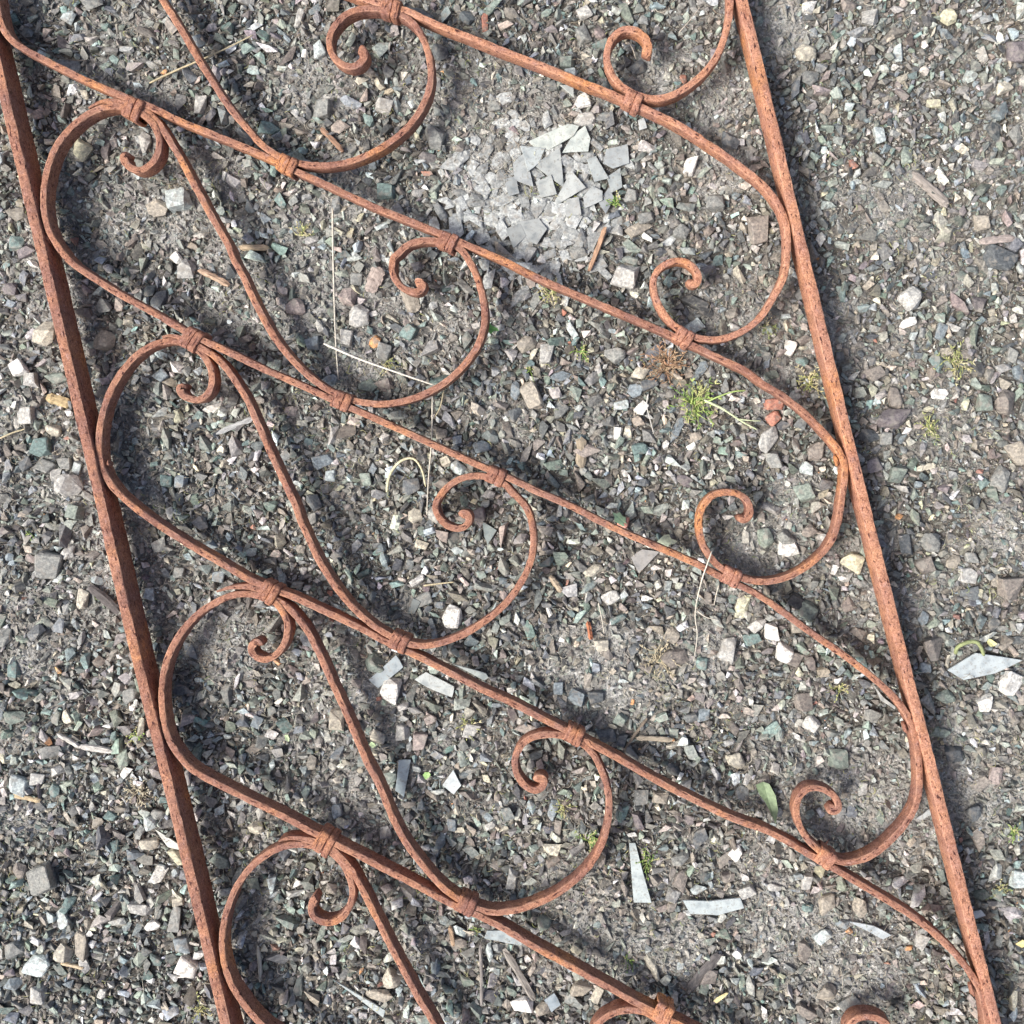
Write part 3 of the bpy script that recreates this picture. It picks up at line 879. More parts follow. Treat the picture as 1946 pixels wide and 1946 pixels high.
def place_stone(row):
    kind, px, py, w, h, rot, colr = row
    r = np.random.default_rng(int(px * 7 + py * 13))
    x, y = at(px, py, .004)
    w *= K * .5 * 1.04; h *= K * .5 * 1.04
    hz = min(w, h) * (.34 if kind == 'f' else .68) * r.uniform(.9, 1.1)
    n = {'b': 13, 'r': 17, 'f': 12}[kind]
    P = rock_points(kind, n, r) * np.array([w, h, hz])
    bm = hull(P)
    bmesh.ops.dissolve_limit(bm, angle_limit=math.radians(9), verts=bm.verts, edges=bm.edges)
    off = min(w, h) * (.14 if kind == 'r' else .09)
    bmesh.ops.bevel(bm, geom=list(bm.edges) + list(bm.verts), offset=off, segments=1, profile=.6, affect='EDGES', clamp_overlap=True)
    bmesh.ops.triangulate(bm, faces=bm.faces)
    s = mnoise.noise
    sc = 1 / (min(w, h) * .9)
    for v in bm.verts:
        q = v.co * sc + Vector((px, py, 0))
        v.co *= 1 + .20 * s(q) + .10 * s(q * 2.7)
    me = bpy.data.meshes.new('stone')
    bm.to_mesh(me); bm.free()
    c = np.array(PAL[colr]) * r.uniform(.9, 1.12)
    a = me.attributes.new('tint', 'FLOAT_COLOR', 'POINT')
    a.data.foreach_set('color', np.tile(np.append(c, 1), len(me.vertices)).astype(np.float32))
    me.materials.append(MAT_STONE)
    o = link(bpy.data.objects.new('stone', me))
    o.location = (x, y, float(ground_h(x, y)) + hz * .45 + .0006)
    o.rotation_euler = (r.uniform(-.28, .28), r.uniform(-.28, .28), math.radians(-rot))
    big = math.sqrt(row[3] * row[4])
    size = 'large ' if big > 42 else ('' if big > 26 else ('small ' if big > 18 else 'tiny '))
    shp = {'b': 'angular', 'r': 'rounded', 'f': 'flat'}[kind]
    asp = 'long ' if max(row[3], row[4]) > 1.55 * min(row[3], row[4]) else ''
    lab = unique_label([f'{size}{WORD[colr]} {asp}{shp} stone', f'{size}{WORD[colr]} {asp}stone'], px, py)
    tag(o, lab, 'stone', 'larger stones lying in the gravel')
    stamp(x, y, min(w, h) * .95)
    if max(w, h) > 1.25 * min(w, h):
        a = math.radians(-rot) + (0 if w > h else math.pi / 2)
        d = abs(w - h) * .9
        for q in (-1, -.5, .5, 1): stamp(x + math.cos(a) * d * q, y + math.sin(a) * d * q, min(w, h) * .85)

for r_ in LONE: place_stone(r_)

# shards lie on top of the gravel; they claim their place before the gravel is strewn
def poly_area_c(P):
    P = np.array(P, float); x, y = P[:, 0], P[:, 1]
    return abs(np.dot(x, np.roll(y, 1)) - np.dot(y, np.roll(x, 1))) / 2, P.mean(0)

SHARD_INFO = {
 's1': ('long pale flat shard, the largest in the broken heap', (.62, .655, .60)),
 's2': ('pale bluish flat shard touching the largest shard of the heap', (.56, .60, .58)),
 's3': ('small pale shard left of and below the largest heap shard', (.50, .54, .55)),
 's4': ('grey triangular shard pointing down inside the broken heap', (.42, .44, .44)),
 's5': ('pale fan-shaped shard low in the broken heap', (.44, .46, .46)),
 's6': ('narrow grey curved shard at the left of the broken heap', (.42, .44, .45)),
 's7': ('grey bluish blocky shard at the upper right of the heap', (.40, .43, .45)),
 's8': ('grey slanting shard in the middle right of the heap', (.40, .43, .44)),
 's9': ('small pale upright shard just below the top right collar', (.58, .60, .60)),
 's10': ('white pointed shard above the broken heap under the long diagonal', (.60, .62, .58)),
 's11': ('blue-grey oblong shard leaning below the third mid-left collar', (.34, .40, .43)),
 's12': ('whitish oblong shard right of the blue-grey oblong one', (.60, .63, .61)),
 's13': ('pale pointed sliver along the diagonal right of the third mid-left collar', (.55, .59, .56)),
 's14': ('pale narrow strip of glass standing upright in the picture centre left', (.52, .59, .60)),
 's15': ('pale kite-shaped shard inside the lowest full scroll', (.50, .55, .56)),
 's16': ('long pale wedge-shaped sliver near the bottom edge of the ground in view', (.60, .65, .64)),
 's17': ('pale shard half under the bar right of the fourth mid-left collar', (.54, .60, .61)),
 's18': ('tall pale glass strip widening downwards beside green grass blades', (.58, .63, .62)),
 's19': ('slightly curved pale glass strip lying level', (.58, .63, .63)),
 's20': ('large pale kite-shaped shard outside the right side bar', (.62, .67, .68)),
 's21': ('jagged pale sliver below the fourth right collar', (.56, .60, .62)),
 's22': ('tiny white strip touching the outer side of the right bar', (.66, .69, .70)),
 's23': ('small pale shard showing between right scroll and side bar', (.58, .60, .60)),
 's24': ('square bluish glass piece near the bottom beside a white brick-shaped stone', (.42, .48, .52)),
 's25': ('greenish grey shard right of the third curled tip mid-right', (.36, .41, .39)),
 's26': ('dull grey narrow shard above the third mid-left collar', (.26, .28, .27)),
 's27': ('pinkish grey fan-shaped flake below the long diagonal', (.42, .40, .38)),
 's28': ('curved white sliver under the diagonal beside the right bar', (.60, .60, .57)),
 's29': ('white pointed flake touching the left side bar low down', (.55, .54, .47)),
 's30': ('dull grey shard at the far left of the broken heap', (.36, .38, .39)),
 's31': ('dull grey shard under the fan-shaped heap shard', (.38, .40, .40)),
 's32': ('grey squarish shard at the bottom of the broken heap', (.40, .41, .41)),
 's33': ('grey five-sided shard low in the heap right of the fan-shaped one', (.37, .39, .40)),
 's34': ('large dull grey shard below the broken heap', (.38, .395, .40)),
 's35': ('dull grey shard below and left of the broken heap', (.35, .365, .37)),
 's36': ('narrow dark grey shard right of the squarish one', (.33, .35, .37)),
 's37': ('grey upright shard right of the slanting heap shard', (.36, .39, .40)),
}

HEAP = {'s2', 's3', 's4', 's5', 's6', 's7', 's8'} | {f's{k}' for k in range(30, 38)}
def build_shard(key, pts, k):
    lab, colr = SHARD_INFO[key]
    colr = np.array(colr) * ((.98, .99, .94) if key in HEAP else (.82, .84, .83))
    A, c = poly_area_c(pts)
    cx, cy = at(c[0], c[1], .006)
    r = np.random.default_rng(k + 50)
    P = [(np.array(at(p[0], p[1], .006)) - (cx, cy)) * (1.34 if key in HEAP else 1.1) for p in pts]
    # snapped edges: extra points with small offsets
    Q = []
    for i in range(len(P)):
        a, b = P[i], P[(i + 1) % len(P)]
        Q.append(a)
        if np.linalg.norm(b - a) > .008:
            m = a + (b - a) * r.uniform(.35, .65)
            nrm = np.array([-(b - a)[1], (b - a)[0]]) / np.linalg.norm(b - a)
            Q.append(m + nrm * r.uniform(-.00035, .00035))
    t = .0016
    bm = bmesh.new()
    top = [bm.verts.new((q[0], q[1], t)) for q in Q]
    f = bm.faces.new(top)
    if f.normal.z < 0: f.normal_flip()
    ex = bmesh.ops.extrude_face_region(bm, geom=[f])
    for v in ex['geom']:
        if isinstance(v, bmesh.types.BMVert): v.co.z = 0
    bmesh.ops.recalc_face_normals(bm, faces=bm.faces)
    bmesh.ops.bevel(bm, geom=list(bm.edges), offset=.00018, segments=1, affect='EDGES', clamp_overlap=True)
    me = bpy.data.meshes.new('glass_shard'); bm.to_mesh(me); bm.free()
    a = me.attributes.new('tint', 'FLOAT_COLOR', 'POINT')
    a.data.foreach_set('color', np.tile(np.append(colr, 1), len(me.vertices)).astype(np.float32))
    me.materials.append(MAT_SHARD)
    o = link(bpy.data.objects.new('glass_shard', me))
    heap = k if key in ('s1', 's2', 's3', 's4', 's5', 's6', 's7', 's8', 's9', 's10') or k > 28 else 0
    small = A < 1500
    lift = .0036 if A > 1500 else .0026
    o.location = (cx, cy, float(ground_h(cx, cy)) + lift + (heap % 5) * .0004)
    o.rotation_euler = (r.uniform(-.14, .14), r.uniform(-.14, .14), 0)
    tag(o, lab, 'glass shard', 'broken pale shards on the gravel')
    P = np.array(P); lo, hi = P.min(0), P.max(0)
    for gx in np.arange(lo[0], hi[0], .0012):
        for gy in np.arange(lo[1], hi[1], .0012):
            ins = False
            for i in range(len(P)):
                a, b = P[i], P[i - 1]
                if (a[1] > gy) != (b[1] > gy) and gx < (b[0] - a[0]) * (gy - a[1]) / (b[1] - a[1]) + a[0]: ins = not ins
            if ins: stamp(cx + gx, cy + gy, .0016)

for k, (key, pts) in enumerate(SHARDS.items()): build_shard(key, pts, k)

# ------------------------------------------------------------------ gravel (stuff)
LV = prototypes([(12, 44), (9, 40), (8, 30), (6, 20)])

def strew(level, rad_lo, rad_hi, tries, pad, silt_keep, free=False):
    R = rng.uniform(0, 1, tries) ** 1.6 * (rad_hi - rad_lo) + rad_lo
    X = CX + rng.uniform(-.56, .56, tries); Y = CY + rng.uniform(-.56, .56, tries)
    keep = rng.uniform(0, 1, tries) < (1 - silt(X, Y) * (1 - silt_keep))
    X, Y, R = X[keep], Y[keep], R[keep]
    order = np.argsort(-R)
    out = []
    for k in order:
        x, y, r = float(X[k]), float(Y[k]), float(R[k])
        if not free:
            i, j = cell(x, y); q = int(r * pad / RES); d = int(r * pad * .7 / RES)
            if i - q < 0 or j - q < 0 or i + q >= NG or j + q >= NG: continue
            if (occ[i, j] or occ[i + q, j] or occ[i - q, j] or occ[i, j + q] or occ[i, j - q] or occ[i + d, j + d]
                    or occ[i - d, j - d] or occ[i + d, j - d] or occ[i - d, j + d]): continue
            stamp(x, y, r * .80)
        out.append((x, y, r))
    return np.array(out)

def pick_colours(x, y, n, silty, small):
    """albedo per stone: bluer and greener to the left, browner to the right and near the bottom"""
    keys = ['gr', 'dg', 'bl', 'tl', 'gn', 'br', 'pk', 'pu', 'tn', 'pg', 'pb', 'cr', 'wh', 'or', 'rd', 'yl']
    w_cool = np.array([26, 13, 11, 7, 18, 8, .8, 1.5, 6, 13, 5, 2.5, 1.0, .08, .08, .7])
    w_warm = np.array([28, 14, 6, 4, 16, 20, 1, 2, 9, 10, 2, 2.5, .8, .1, .1, .7])
    t = np.clip((x - CX) / .9 + .5 - (y - CY) * .35 + F1(x, y) * .25, 0, 1)
    P = np.array([PAL[k] for k in keys])
    cw, cc = np.cumsum(w_warm / w_warm.sum()), np.cumsum(w_cool / w_cool.sum())
    u = rng.uniform(0, 1, n)
    a = P[np.minimum(np.searchsorted(cc, u), 15)]; b = P[np.minimum(np.searchsorted(cw, u), 15)]
    pick = rng.uniform(0, 1, n) < t
    C = np.where(pick[:, None], b, a)
    C = C * np.exp(rng.normal(.06, .34, n))[:, None] * (1 + rng.normal(0, .035, (n, 3)))
    dust = (.10 + .62 * silty) * rng.uniform(0, 1, n) ** .8 * (1.1 if small else .8)
    soil = np.array([.30, .285, .25])
    C = C * .90
    C = C * (1 - dust[:, None]) + soil * dust[:, None]
    return np.clip(C, .02, .8)

VS, FS, CS = [], [], []
voff = 0
def add_stones(level, pts, flat_lo, flat_hi, sink_lo, sink_hi, tilt):
    global voff
    n = len(pts)
    if n == 0: return
    x, y, r = pts.T
    s = silt(x, y)
    col = pick_colours(x, y, n, s, level > 1)
    sc = np.stack([r * rng.uniform(.95, 1.65, n), r * rng.uniform(.62, 1.05, n), r * rng.uniform(flat_lo, flat_hi, n)], -1)
    Rm = rot_xyz(rng.normal(0, tilt, n), rng.normal(0, tilt, n), rng.uniform(0, 6.283, n))
    z = ground_h(x, y) + sc[:, 2] * (rng.uniform(sink_lo, sink_hi, n) - .45 * s * (level < 3))
    T = np.stack([x, y, z], -1)
    pid = rng.integers(0, len(LV[level]), n)
    for p in range(len(LV[level])):
        idx = np.where(pid == p)[0]
        if len(idx) == 0: continue
        V, F = LV[level][p]
        W = V[None] * sc[idx][:, None, :]
        W = np.einsum('nij,nvj->nvi', Rm[idx], W) + T[idx][:, None, :]
        VS.append(W.reshape(-1, 3).astype(np.float32))
        FS.append((F[None] + voff + (np.arange(len(idx)) * len(V))[:, None, None]).reshape(-1, 3))
        CS.append(np.repeat(col[idx], len(V), axis=0))
        voff += len(idx) * len(V)

for kind, px, py, w, h, rot, colr in REST:                # the smallest stones placed by image pixels
    x, y = at(px, py, .003)
    V, F = LV[0][int(px) % len(LV[0])]
    a = math.radians(-rot)
    W = V * np.array([w * K * .5, h * K * .5, min(w, h) * K * .38])
    Rz = np.array([[math.cos(a), -math.sin(a), 0], [math.sin(a), math.cos(a), 0], [0, 0, 1]])
    W = W @ Rz.T + np.array([x, y, float(ground_h(x, y)) + min(w, h) * K * .3])
    VS.append(W.astype(np.float32)); FS.append(F + voff); CS.append(np.tile(PAL[colr], (len(V), 1))); voff += len(V)
    stamp(x, y, min(w, h) * K * .5)

big = strew(0, 0.0042, .0070, 3600, .92, .08)
def flakes(px, py, sx, sy, n):
    """thin pale flakes broken off the shards, strewn among the gravel"""
    out = []
    for k in range(n):
        x, y = at(px + rng.normal(0, sx), py + rng.normal(0, sy), .004)
        r = rng.uniform(.0024, .0075)
        i, j = cell(x, y)
        if occ[i, j]: continue
        stamp(x, y, r * .8); out.append((x, y, r))
    return np.array(out)
flk = flakes(1010, 380, 78, 74, 560)
n0 = len(CS)
_pc = pick_colours
pick_colours = lambda x, y, n, s, small: np.array([.33, .345, .335]) * rng.uniform(.55, 1.3, (n, 1))
add_stones(0, flk, .12, .28, .8, 2.2, .09)
pick_colours = _pc
mid = strew(0, .0028, .0045, 26000, .74, .20)
sml = strew(1, .0019, .0033, 120000, .70, .48)
tin = strew(2, .0010, .0020, 260000, .55, .85)
add_stones(0, big, .50, .85, .25, .75, .30)
add_stones(0, mid, .50, .95, .20, .95, .42)
add_stones(1, sml, .55, 1.0, .10, 1.2, .55)
add_stones(2, tin, .60, 1.0, .10, .80, .5)
grit = strew(3, .0006, .0013, 130000, 1, 1.0, free=True)
add_stones(3, grit, .7, 1.0, .2, 1.2, .8)
print('gravel', len(big), len(mid), len(sml), len(tin), len(grit), 'tris', sum(len(f) for f in FS))
o = link(bpy.data.objects.new('gravel', mesh_from('gravel', np.concatenate(VS), np.concatenate(FS), MAT_STONE, False, np.concatenate(CS))))
tag(o, 'grey blue and brown crushed gravel strewn over the soil', 'gravel', kind='stuff')
# ------------------------------------------------------------------ the railing panel
def resample(pts, step, sig=2.0, body=0):
    """smooth curve through the image points, even steps"""
    P = np.array(pts, float)
    P = P[np.r_[True, np.hypot(*(P[1:] - P[:-1]).T) > .5]]
    d = np.r_[0, np.cumsum(np.sqrt(np.hypot(*(P[1:] - P[:-1]).T)))]      # centripetal
    out = []
    for i in range(len(P) - 1):
        p0 = P[i - 1] if i > 0 else 2 * P[0] - P[1]
        p3 = P[i + 2] if i + 2 < len(P) else 2 * P[-1] - P[-2]
        p1, p2 = P[i], P[i + 1]
        t1, t2 = d[i], d[i + 1]
        t0 = d[i - 1] if i > 0 else t1 - (t2 - t1)
        t3 = d[i + 2] if i + 2 < len(P) else t2 + (t2 - t1)
        t = np.linspace(t1, t2, 14, endpoint=False)[:, None]
        A1 = (t1 - t) / (t1 - t0) * p0 + (t - t0) / (t1 - t0) * p1
        A2 = (t2 - t) / (t2 - t1) * p1 + (t - t1) / (t2 - t1) * p2
        A3 = (t3 - t) / (t3 - t2) * p2 + (t - t2) / (t3 - t2) * p3
        B1 = (t2 - t) / (t2 - t0) * A1 + (t - t0) / (t2 - t0) * A2
        B2 = (t3 - t) / (t3 - t1) * A2 + (t - t1) / (t3 - t1) * A3
        out.append((t2 - t) / (t2 - t1) * B1 + (t - t1) / (t2 - t1) * B2)
    C = np.vstack(out + [P[-1:]])
    s = np.r_[0, np.cumsum(np.hypot(*(C[1:] - C[:-1]).T))]
    n = max(8, int(s[-1] / step))
    u = np.linspace(0, s[-1], n)
    C = np.stack([np.interp(u, s, C[:, 0]), np.interp(u, s, C[:, 1])], -1)
    k = int(3 * sig / step * 1) + 1
    def soft(C, k, sig):
        w = np.exp(-.5 * (np.arange(-k, k + 1) * step / sig) ** 2); w /= w.sum()
        pad = np.vstack([2 * C[0] - C[k:0:-1], C, 2 * C[-1] - C[-2:-k - 2:-1]])
        return np.stack([np.convolve(pad[:, 0], w, 'valid'), np.convolve(pad[:, 1], w, 'valid')], -1)
    if k > 1 and sig > 0:
        A = soft(C, k, sig)
        if body and len(C) > 80:
            B = soft(C, int(3 * body / step) + 1, body)
            e = np.minimum(u, s[-1] - u)
            f = np.clip((e - 130) / 120, 0, 1)[:, None]
            A = A * (1 - f) + B * f
        C = A
    return C, s[-1]

def profile(w, d, r, m=3):
    """rounded rectangle, w across, d deep, top at z=0; returns (offset, z)"""
    out = []
    for cx, cz, a0 in ((w / 2 - r, -r, 0), (-w / 2 + r, -r, 90), (-w / 2 + r, -d + r, 180), (w / 2 - r, -d + r, 270)):
        for k in range(m):
            a = math.radians(a0 + 90 * k / (m - 1))
            out.append((cx + math.cos(a) * r, cz + math.sin(a) * r))
    return np.array(out)

def sweep(name, pts, w, d, ztop, mat, parent, wscale=None, dscale=None, rad=.0011, step_px=3.0, sig=9, seed=0, rough=.00022, cap=True):
    """an iron bar swept along a line given in image pixels; pitted, uneven edges; uv 'along' = metres along and round the bar"""
    C, tot = resample(pts, step_px, sig, 13 if sig < 20 else 0)
    XY = np.array([at(px, py, ztop) for px, py in C])
    n = len(XY)
    T = np.gradient(XY, axis=0); T /= np.linalg.norm(T, axis=1)[:, None] + 1e-12
    Nn = np.stack([-T[:, 1], T[:, 0]], -1)
    s = np.r_[0, np.cumsum(np.hypot(*(XY[1:] - XY[:-1]).T))]
    t = s / s[-1]
    ws = np.ones(n) if wscale is None else wscale(t, s, s[-1])
    ds = np.ones(n) if dscale is None else dscale(t, s, s[-1])
    base = profile(w, d, rad, 3)
    m = len(base)
    r = np.random.default_rng(seed + 900)
    # correlated roughness
    J = r.normal(0, 1, (n + 8, m)); J = sum(np.roll(J, q, 0) * c for q, c in ((-2, .3), (-1, .7), (0, 1), (1, .7), (2, .3)))[4:-4] / 1.5
    big = np.interp(np.arange(n), np.arange(0, n + 12, 12), r.normal(0, 1, len(np.arange(0, n + 12, 12)))) * .00007
    V = np.zeros((n, m, 3))
    zc = -d / 2
    for k in range(m):
        off = base[k, 0] * ws; z = zc + (base[k, 1] - zc) * ds
        dirx = np.sign(base[k, 0]); dz = 1 if base[k, 1] > zc else -1
        off = off + dirx * (J[:, k] * rough + big)
        z = z + dz * J[:, (k + 5) % m] * rough * .8
        V[:, k, 0] = XY[:, 0] + Nn[:, 0] * off
        V[:, k, 1] = XY[:, 1] + Nn[:, 1] * off
        V[:, k, 2] = ztop + z
    V = V.reshape(-1, 3)
    F = []; UV = []
    per = np.r_[0, np.cumsum(np.hypot(*(np.roll(base, -1, 0) - base).T))]
    for i in range(n - 1):
        for k in range(m):
            k2 = (k + 1) % m
            F.append((i * m + k, i * m + k2, (i + 1) * m + k2, (i + 1) * m + k))
            UV += [(s[i], per[k]), (s[i], per[k + 1]), (s[i + 1], per[k + 1]), (s[i + 1], per[k])]
    F.append(tuple(range(m))[::-1]); UV += [(0, per[k]) for k in range(m)][::-1]
    F.append(tuple((n - 1) * m + k for k in range(m))); UV += [(s[-1], per[k]) for k in range(m)]
    me = mesh_from(name, V, F, mat, False)
    ul = me.uv_layers.new(name='along')
    UV = np.array(UV) + np.array([seed * .37, seed * .11])
    ul.data.foreach_set('uv', UV.astype(np.float32).ravel())
    wear = me.attributes.new('wear', 'FLOAT', 'POINT')
    wr = np.tile([.2, 1, .2, .2, 1, .2] + [0] * 6, n) * np.repeat(np.interp(np.arange(n), np.arange(0, n + 9, 9), r.uniform(.1, 1.3, len(np.arange(0, n + 9, 9)))), m)
    wear.data.foreach_set('value', wr.astype(np.float32))
    o = link(bpy.data.objects.new(name, me), parent)
    me.polygons.foreach_set('use_smooth', np.ones(len(me.polygons), dtype=bool))
    return o, me

def sharp_edges(me, deg=38):
    me.set_sharp_from_angle(angle=math.radians(deg))

panel = link(bpy.data.objects.new('railing_panel', None))
panel.empty_display_size = .1
tag(panel, 'rusty wrought iron railing panel with scrolls lying flat on gravel', 'railing panel')

ZF, DF, WF = .0315, .0240, .0087           # side bars: top, depth, width
ZS, DS, WS = .0290, .0150, .0056           # scroll bars

LEFT_BAR = [(-170, -560), (-130, -394), (-82, -194), (-36, 0), (7, 181), (78.6, 480), (191.5, 960), (251, 1219), (308, 1446), (371, 1705), (427.5, 1946), (475, 2140), (560, 2490)]
RIGHT_BAR = [(1290, -500), (1340, -290), (1411, 0), (1436, 98), (1532, 500), (1649, 980), (1771, 1460), (1894, 1946), (1960, 2200), (2040, 2500)]
o, me = sweep('side_bar', LEFT_BAR, WF, DF, ZF, MAT_RUST, panel, seed=1, rad=.0010, step_px=5, sig=60, rough=.00012)
o['label'] = 'left side bar, darker brown'
sharp_edges(me)
o, me = sweep('side_bar', RIGHT_BAR, WF, DF, ZF, MAT_RUST_LIT, panel, seed=2, rad=.0010, step_px=5, sig=60, rough=.00012)
o['label'] = 'right side bar, brighter orange'
sharp_edges(me)

def ends(l_curl=None, l_taper=None, r_curl=None):
    """thickness along a bar: flattened taper at one end, thickened rolled tip at the other"""
    def f(t, s, L):
        k = np.ones_like(s)
        if l_taper: k *= np.clip(.32 + .68 * s / l_taper, 0, 1)
        if l_curl:
            k *= 1 + .30 * np.exp(-(s / l_curl) ** 2)
            k *= np.clip((s + .0006) / .0022, .05, 1) ** .5
        if r_curl:
            e = L - s
            k *= 1 + .50 * np.exp(-(e / r_curl) ** 2)
            k *= np.clip((e + .0006) / .0022, .05, 1) ** .5
        return k
    return f

def dend(lc, rc):
    def f(t, s, L):
        k = np.ones_like(s)
        if lc: k *= np.clip((s + .0008) / .003, .3, 1) ** .5
        if rc: k *= np.clip((L - s + .0008) / .003, .3, 1) ** .5
        return k
    return f

SPEC = {'long_m1': (None, None, .010), 'long_0': (None, None, .010), 'long_1': (None, None, .010), 'long_2': (.010, None, .010),
        'long_3': (.010, None, .010), 'long_4': (.012, None, None), 'long_5': (.012, None, None),
        'steep_0': (None, None, .012), 'steep_1': (None, .03, .010), 'steep_2': (None, .03, .010), 'steep_3': (None, .03, .010), 'steep_4': (None, .03, .010)}
zj = {'long_m1': 0, 'long_0': .0004, 'long_1': -.0002, 'long_2': .0003, 'long_3': -.0004, 'long_4': .0005, 'long_5': 0,
      'steep_0': .0002, 'steep_1': -.0006, 'steep_2': .0001, 'steep_3': -.0003, 'steep_4': .0003}
for k, (name, pts) in enumerate(PATHS.items()):
    lc, lt, rc = SPEC[name]
    mat = MAT_RUST_LIT if name in ('long_m1', 'long_0') else MAT_RUST
    wf = 1.0
    o, me = sweep('scroll_bar', pts, WS * wf, DS, ZS + zj[name], mat, panel, wscale=ends(lc, lt, rc), dscale=dend(lc, rc),
                  seed=10 + k, rad=.0011, step_px=3.2, sig=5.5, rough=.00012)
    sharp_edges(me, 40)

# (x, y, direction of the strands in degrees below the x axis, width across the strands, side of the narrow ridge)
COLLARS = [(254, 206, 27, 42), (365, 646, 30, 42), (511, 1127, 30, 42), (617, 1604, 30, 44),
           (547, 313, 22, 34), (650, 762, 25, 34), (759, 1222, 26, 34), (886, 1722, 28, 35),
           (744, 14, 18, 34), (851, 459, 24, 34), (943, 905, 24, 32), (1091, 1399, 28, 34), (1262, 1928, 28, 36),
           (1204, 190, 30, 32), (1301, 641, 30, 33), (1391, 1097, 28, 33), (1570, 1632, 30, 33)]

def collar(px, py, ang, span, k):
    """a strap wrapped round the strands: broad band, groove, raised ridge"""
    r = np.random.default_rng(300 + k)
    f = 1 if r.uniform() < .8 else 1
    prof = [(-8.2, -.9), (-8.1, .75), (-7.5, 1.25), (-4.0, 1.40), (-.2, 1.25), (.15, .45), (.75, .45), (1.0, 1.4), (1.6, 1.8), (4.8, 1.85), (6.4, 1.6), (6.9, 1.0), (7.1, -.9)]
    hw = span * K * .95 / 2 - .0012; hd = DS / 2 + .0006
    ring = []
    rr = .0017
    for cx, cz, a0 in ((hw - rr, hd - rr, 0), (-hw + rr, hd - rr, 90), (-hw + rr, -hd + rr, 180), (hw - rr, -hd + rr, 270)):
        for q in range(5):
            a = math.radians(a0 + 90 * q / 4)
            ring.append((cx, cz, math.cos(a), math.sin(a)))
    # extra points on the broad sides so the strap can bulge
    full = []
    for i in range(len(ring)):
        a, b = ring[i], ring[(i + 1) % len(ring)]
        full.append(a)
        if i % 5 == 4:
            pa = np.array([a[0] + a[2] * rr, a[1] + a[3] * rr]); pb = np.array([b[0] + b[2] * rr, b[1] + b[3] * rr])
            for u in (.25, .5, .75):
                p = pa + (pb - pa) * u
                full.append((p[0] - a[2] * rr, p[1] - a[3] * rr, a[2], a[3]))
    m = len(full)
    V, UV = [], []
    ph = r.uniform(0, 6)
    for i, (s, off) in enumerate(prof):
        for q, (cx, cz, nx, nz) in enumerate(full):
            o_ = off * .001 + r.normal(0, .00010) + .0002 * math.sin(q * .7 + ph)
            ss = s * .001 + .0004 * math.sin(q * .5 + ph) + .0004 * math.sin(q * .23 + 2 * ph)
            V.append((ss, cx + nx * (rr + o_), cz + nz * (rr + o_)))
    F = []
    uvs = []
    for i in range(len(prof) - 1):
        for q in range(m):
            q2 = (q + 1) % m
            F.append((i * m + q, i * m + q2, (i + 1) * m + q2, (i + 1) * m + q))
            uvs += [(q * .0015, prof[i][0] * .001), ((q + 1) * .0015, prof[i][0] * .001), ((q + 1) * .0015, prof[i + 1][0] * .001), (q * .0015, prof[i + 1][0] * .001)]
    me = mesh_from('collar', V, F, MAT_RUST if px < 1150 else MAT_RUST_LIT, True)
    ul = me.uv_layers.new(name='along')
    ul.data.foreach_set('uv', (np.array(uvs) + k * .7).astype(np.float32).ravel())
    bm = bmesh.new(); bm.from_mesh(me); bmesh.ops.recalc_face_normals(bm, faces=bm.faces); bm.to_mesh(me); bm.free()
    sharp_edges(me, 42)
    o = link(bpy.data.objects.new('collar', me), panel)
    zc = ZS - DS / 2
    x, y = at(px, py, ZS)
    o.location = (x, y, zc)
    o.rotation_euler = (r.uniform(-.05, .05), r.uniform(-.04, .04), math.radians(-ang + r.uniform(-3, 3)))
    return o

for k, c in enumerate(COLLARS): collar(*c, k)

# weld beads where a scroll is fixed to a side bar
def weld(px, py, rx, ry, k):
    r = np.random.default_rng(600 + k)
    bm = bmesh.new()
    bmesh.ops.create_icosphere(bm, subdivisions=3, radius=1)
    for v in bm.verts:
        q = v.co * 1.7 + Vector((k * 3.1, 0, 0))
        v.co *= 1 + .28 * mnoise.noise(q) + .12 * mnoise.noise(q * 3)
        v.co.x *= rx; v.co.y *= ry; v.co.z *= .0042
    me = bpy.data.meshes.new('weld_bead'); bm.to_mesh(me); bm.free()
    me.materials.append(MAT_RUST)
    me.polygons.foreach_set('use_smooth', np.ones(len(me.polygons), dtype=bool))
    me.uv_layers.new(name='along')
    o = link(bpy.data.objects.new('weld_bead', me), panel)
    x, y = at(px, py, ZS - .004)
    o.location = (x, y, ZS - .0050)
    o.rotation_euler = (0, 0, math.radians(-76))
for k, w in enumerate([(188, 888, .005, .0022), (302, 1370, .005, .0022), (208, 880, .003, .0016), (322, 1384, .003, .0016),
                       (92, 455, .004, .002), (1589, 876, .005, .0018), (1719, 1382, .005, .0018), (1846, 1880, .006, .0018),
                       (436, 1856, .004, .0018), (1605, 905, .004, .0014)]): weld(*w, k)
# ------------------------------------------------------------------ stalks, twigs, leaves
def tube_arrays(P, R, sides=5):
    P = np.array(P, float); n = len(P)
    T = np.gradient(P, axis=0); T /= np.linalg.norm(T, axis=1)[:, None] + 1e-12
    up = np.array([0, 0, 1.0])
    S = np.cross(T, up); S /= np.linalg.norm(S, axis=1)[:, None] + 1e-9
    U = np.cross(S, T)
    R = np.broadcast_to(R, (n,))
    a = np.arange(sides) * 2 * math.pi / sides
    V = P[:, None] + (S[:, None] * np.cos(a)[None, :, None] + U[:, None] * np.sin(a)[None, :, None]) * R[:, None, None]
    V = V.reshape(-1, 3)
    F = []
    for i in range(n - 1):
        for k in range(sides):
            k2 = (k + 1) % sides
            F.append((i * sides + k, i * sides + k2, (i + 1) * sides + k2, (i + 1) * sides + k))
    return V, np.array(F)

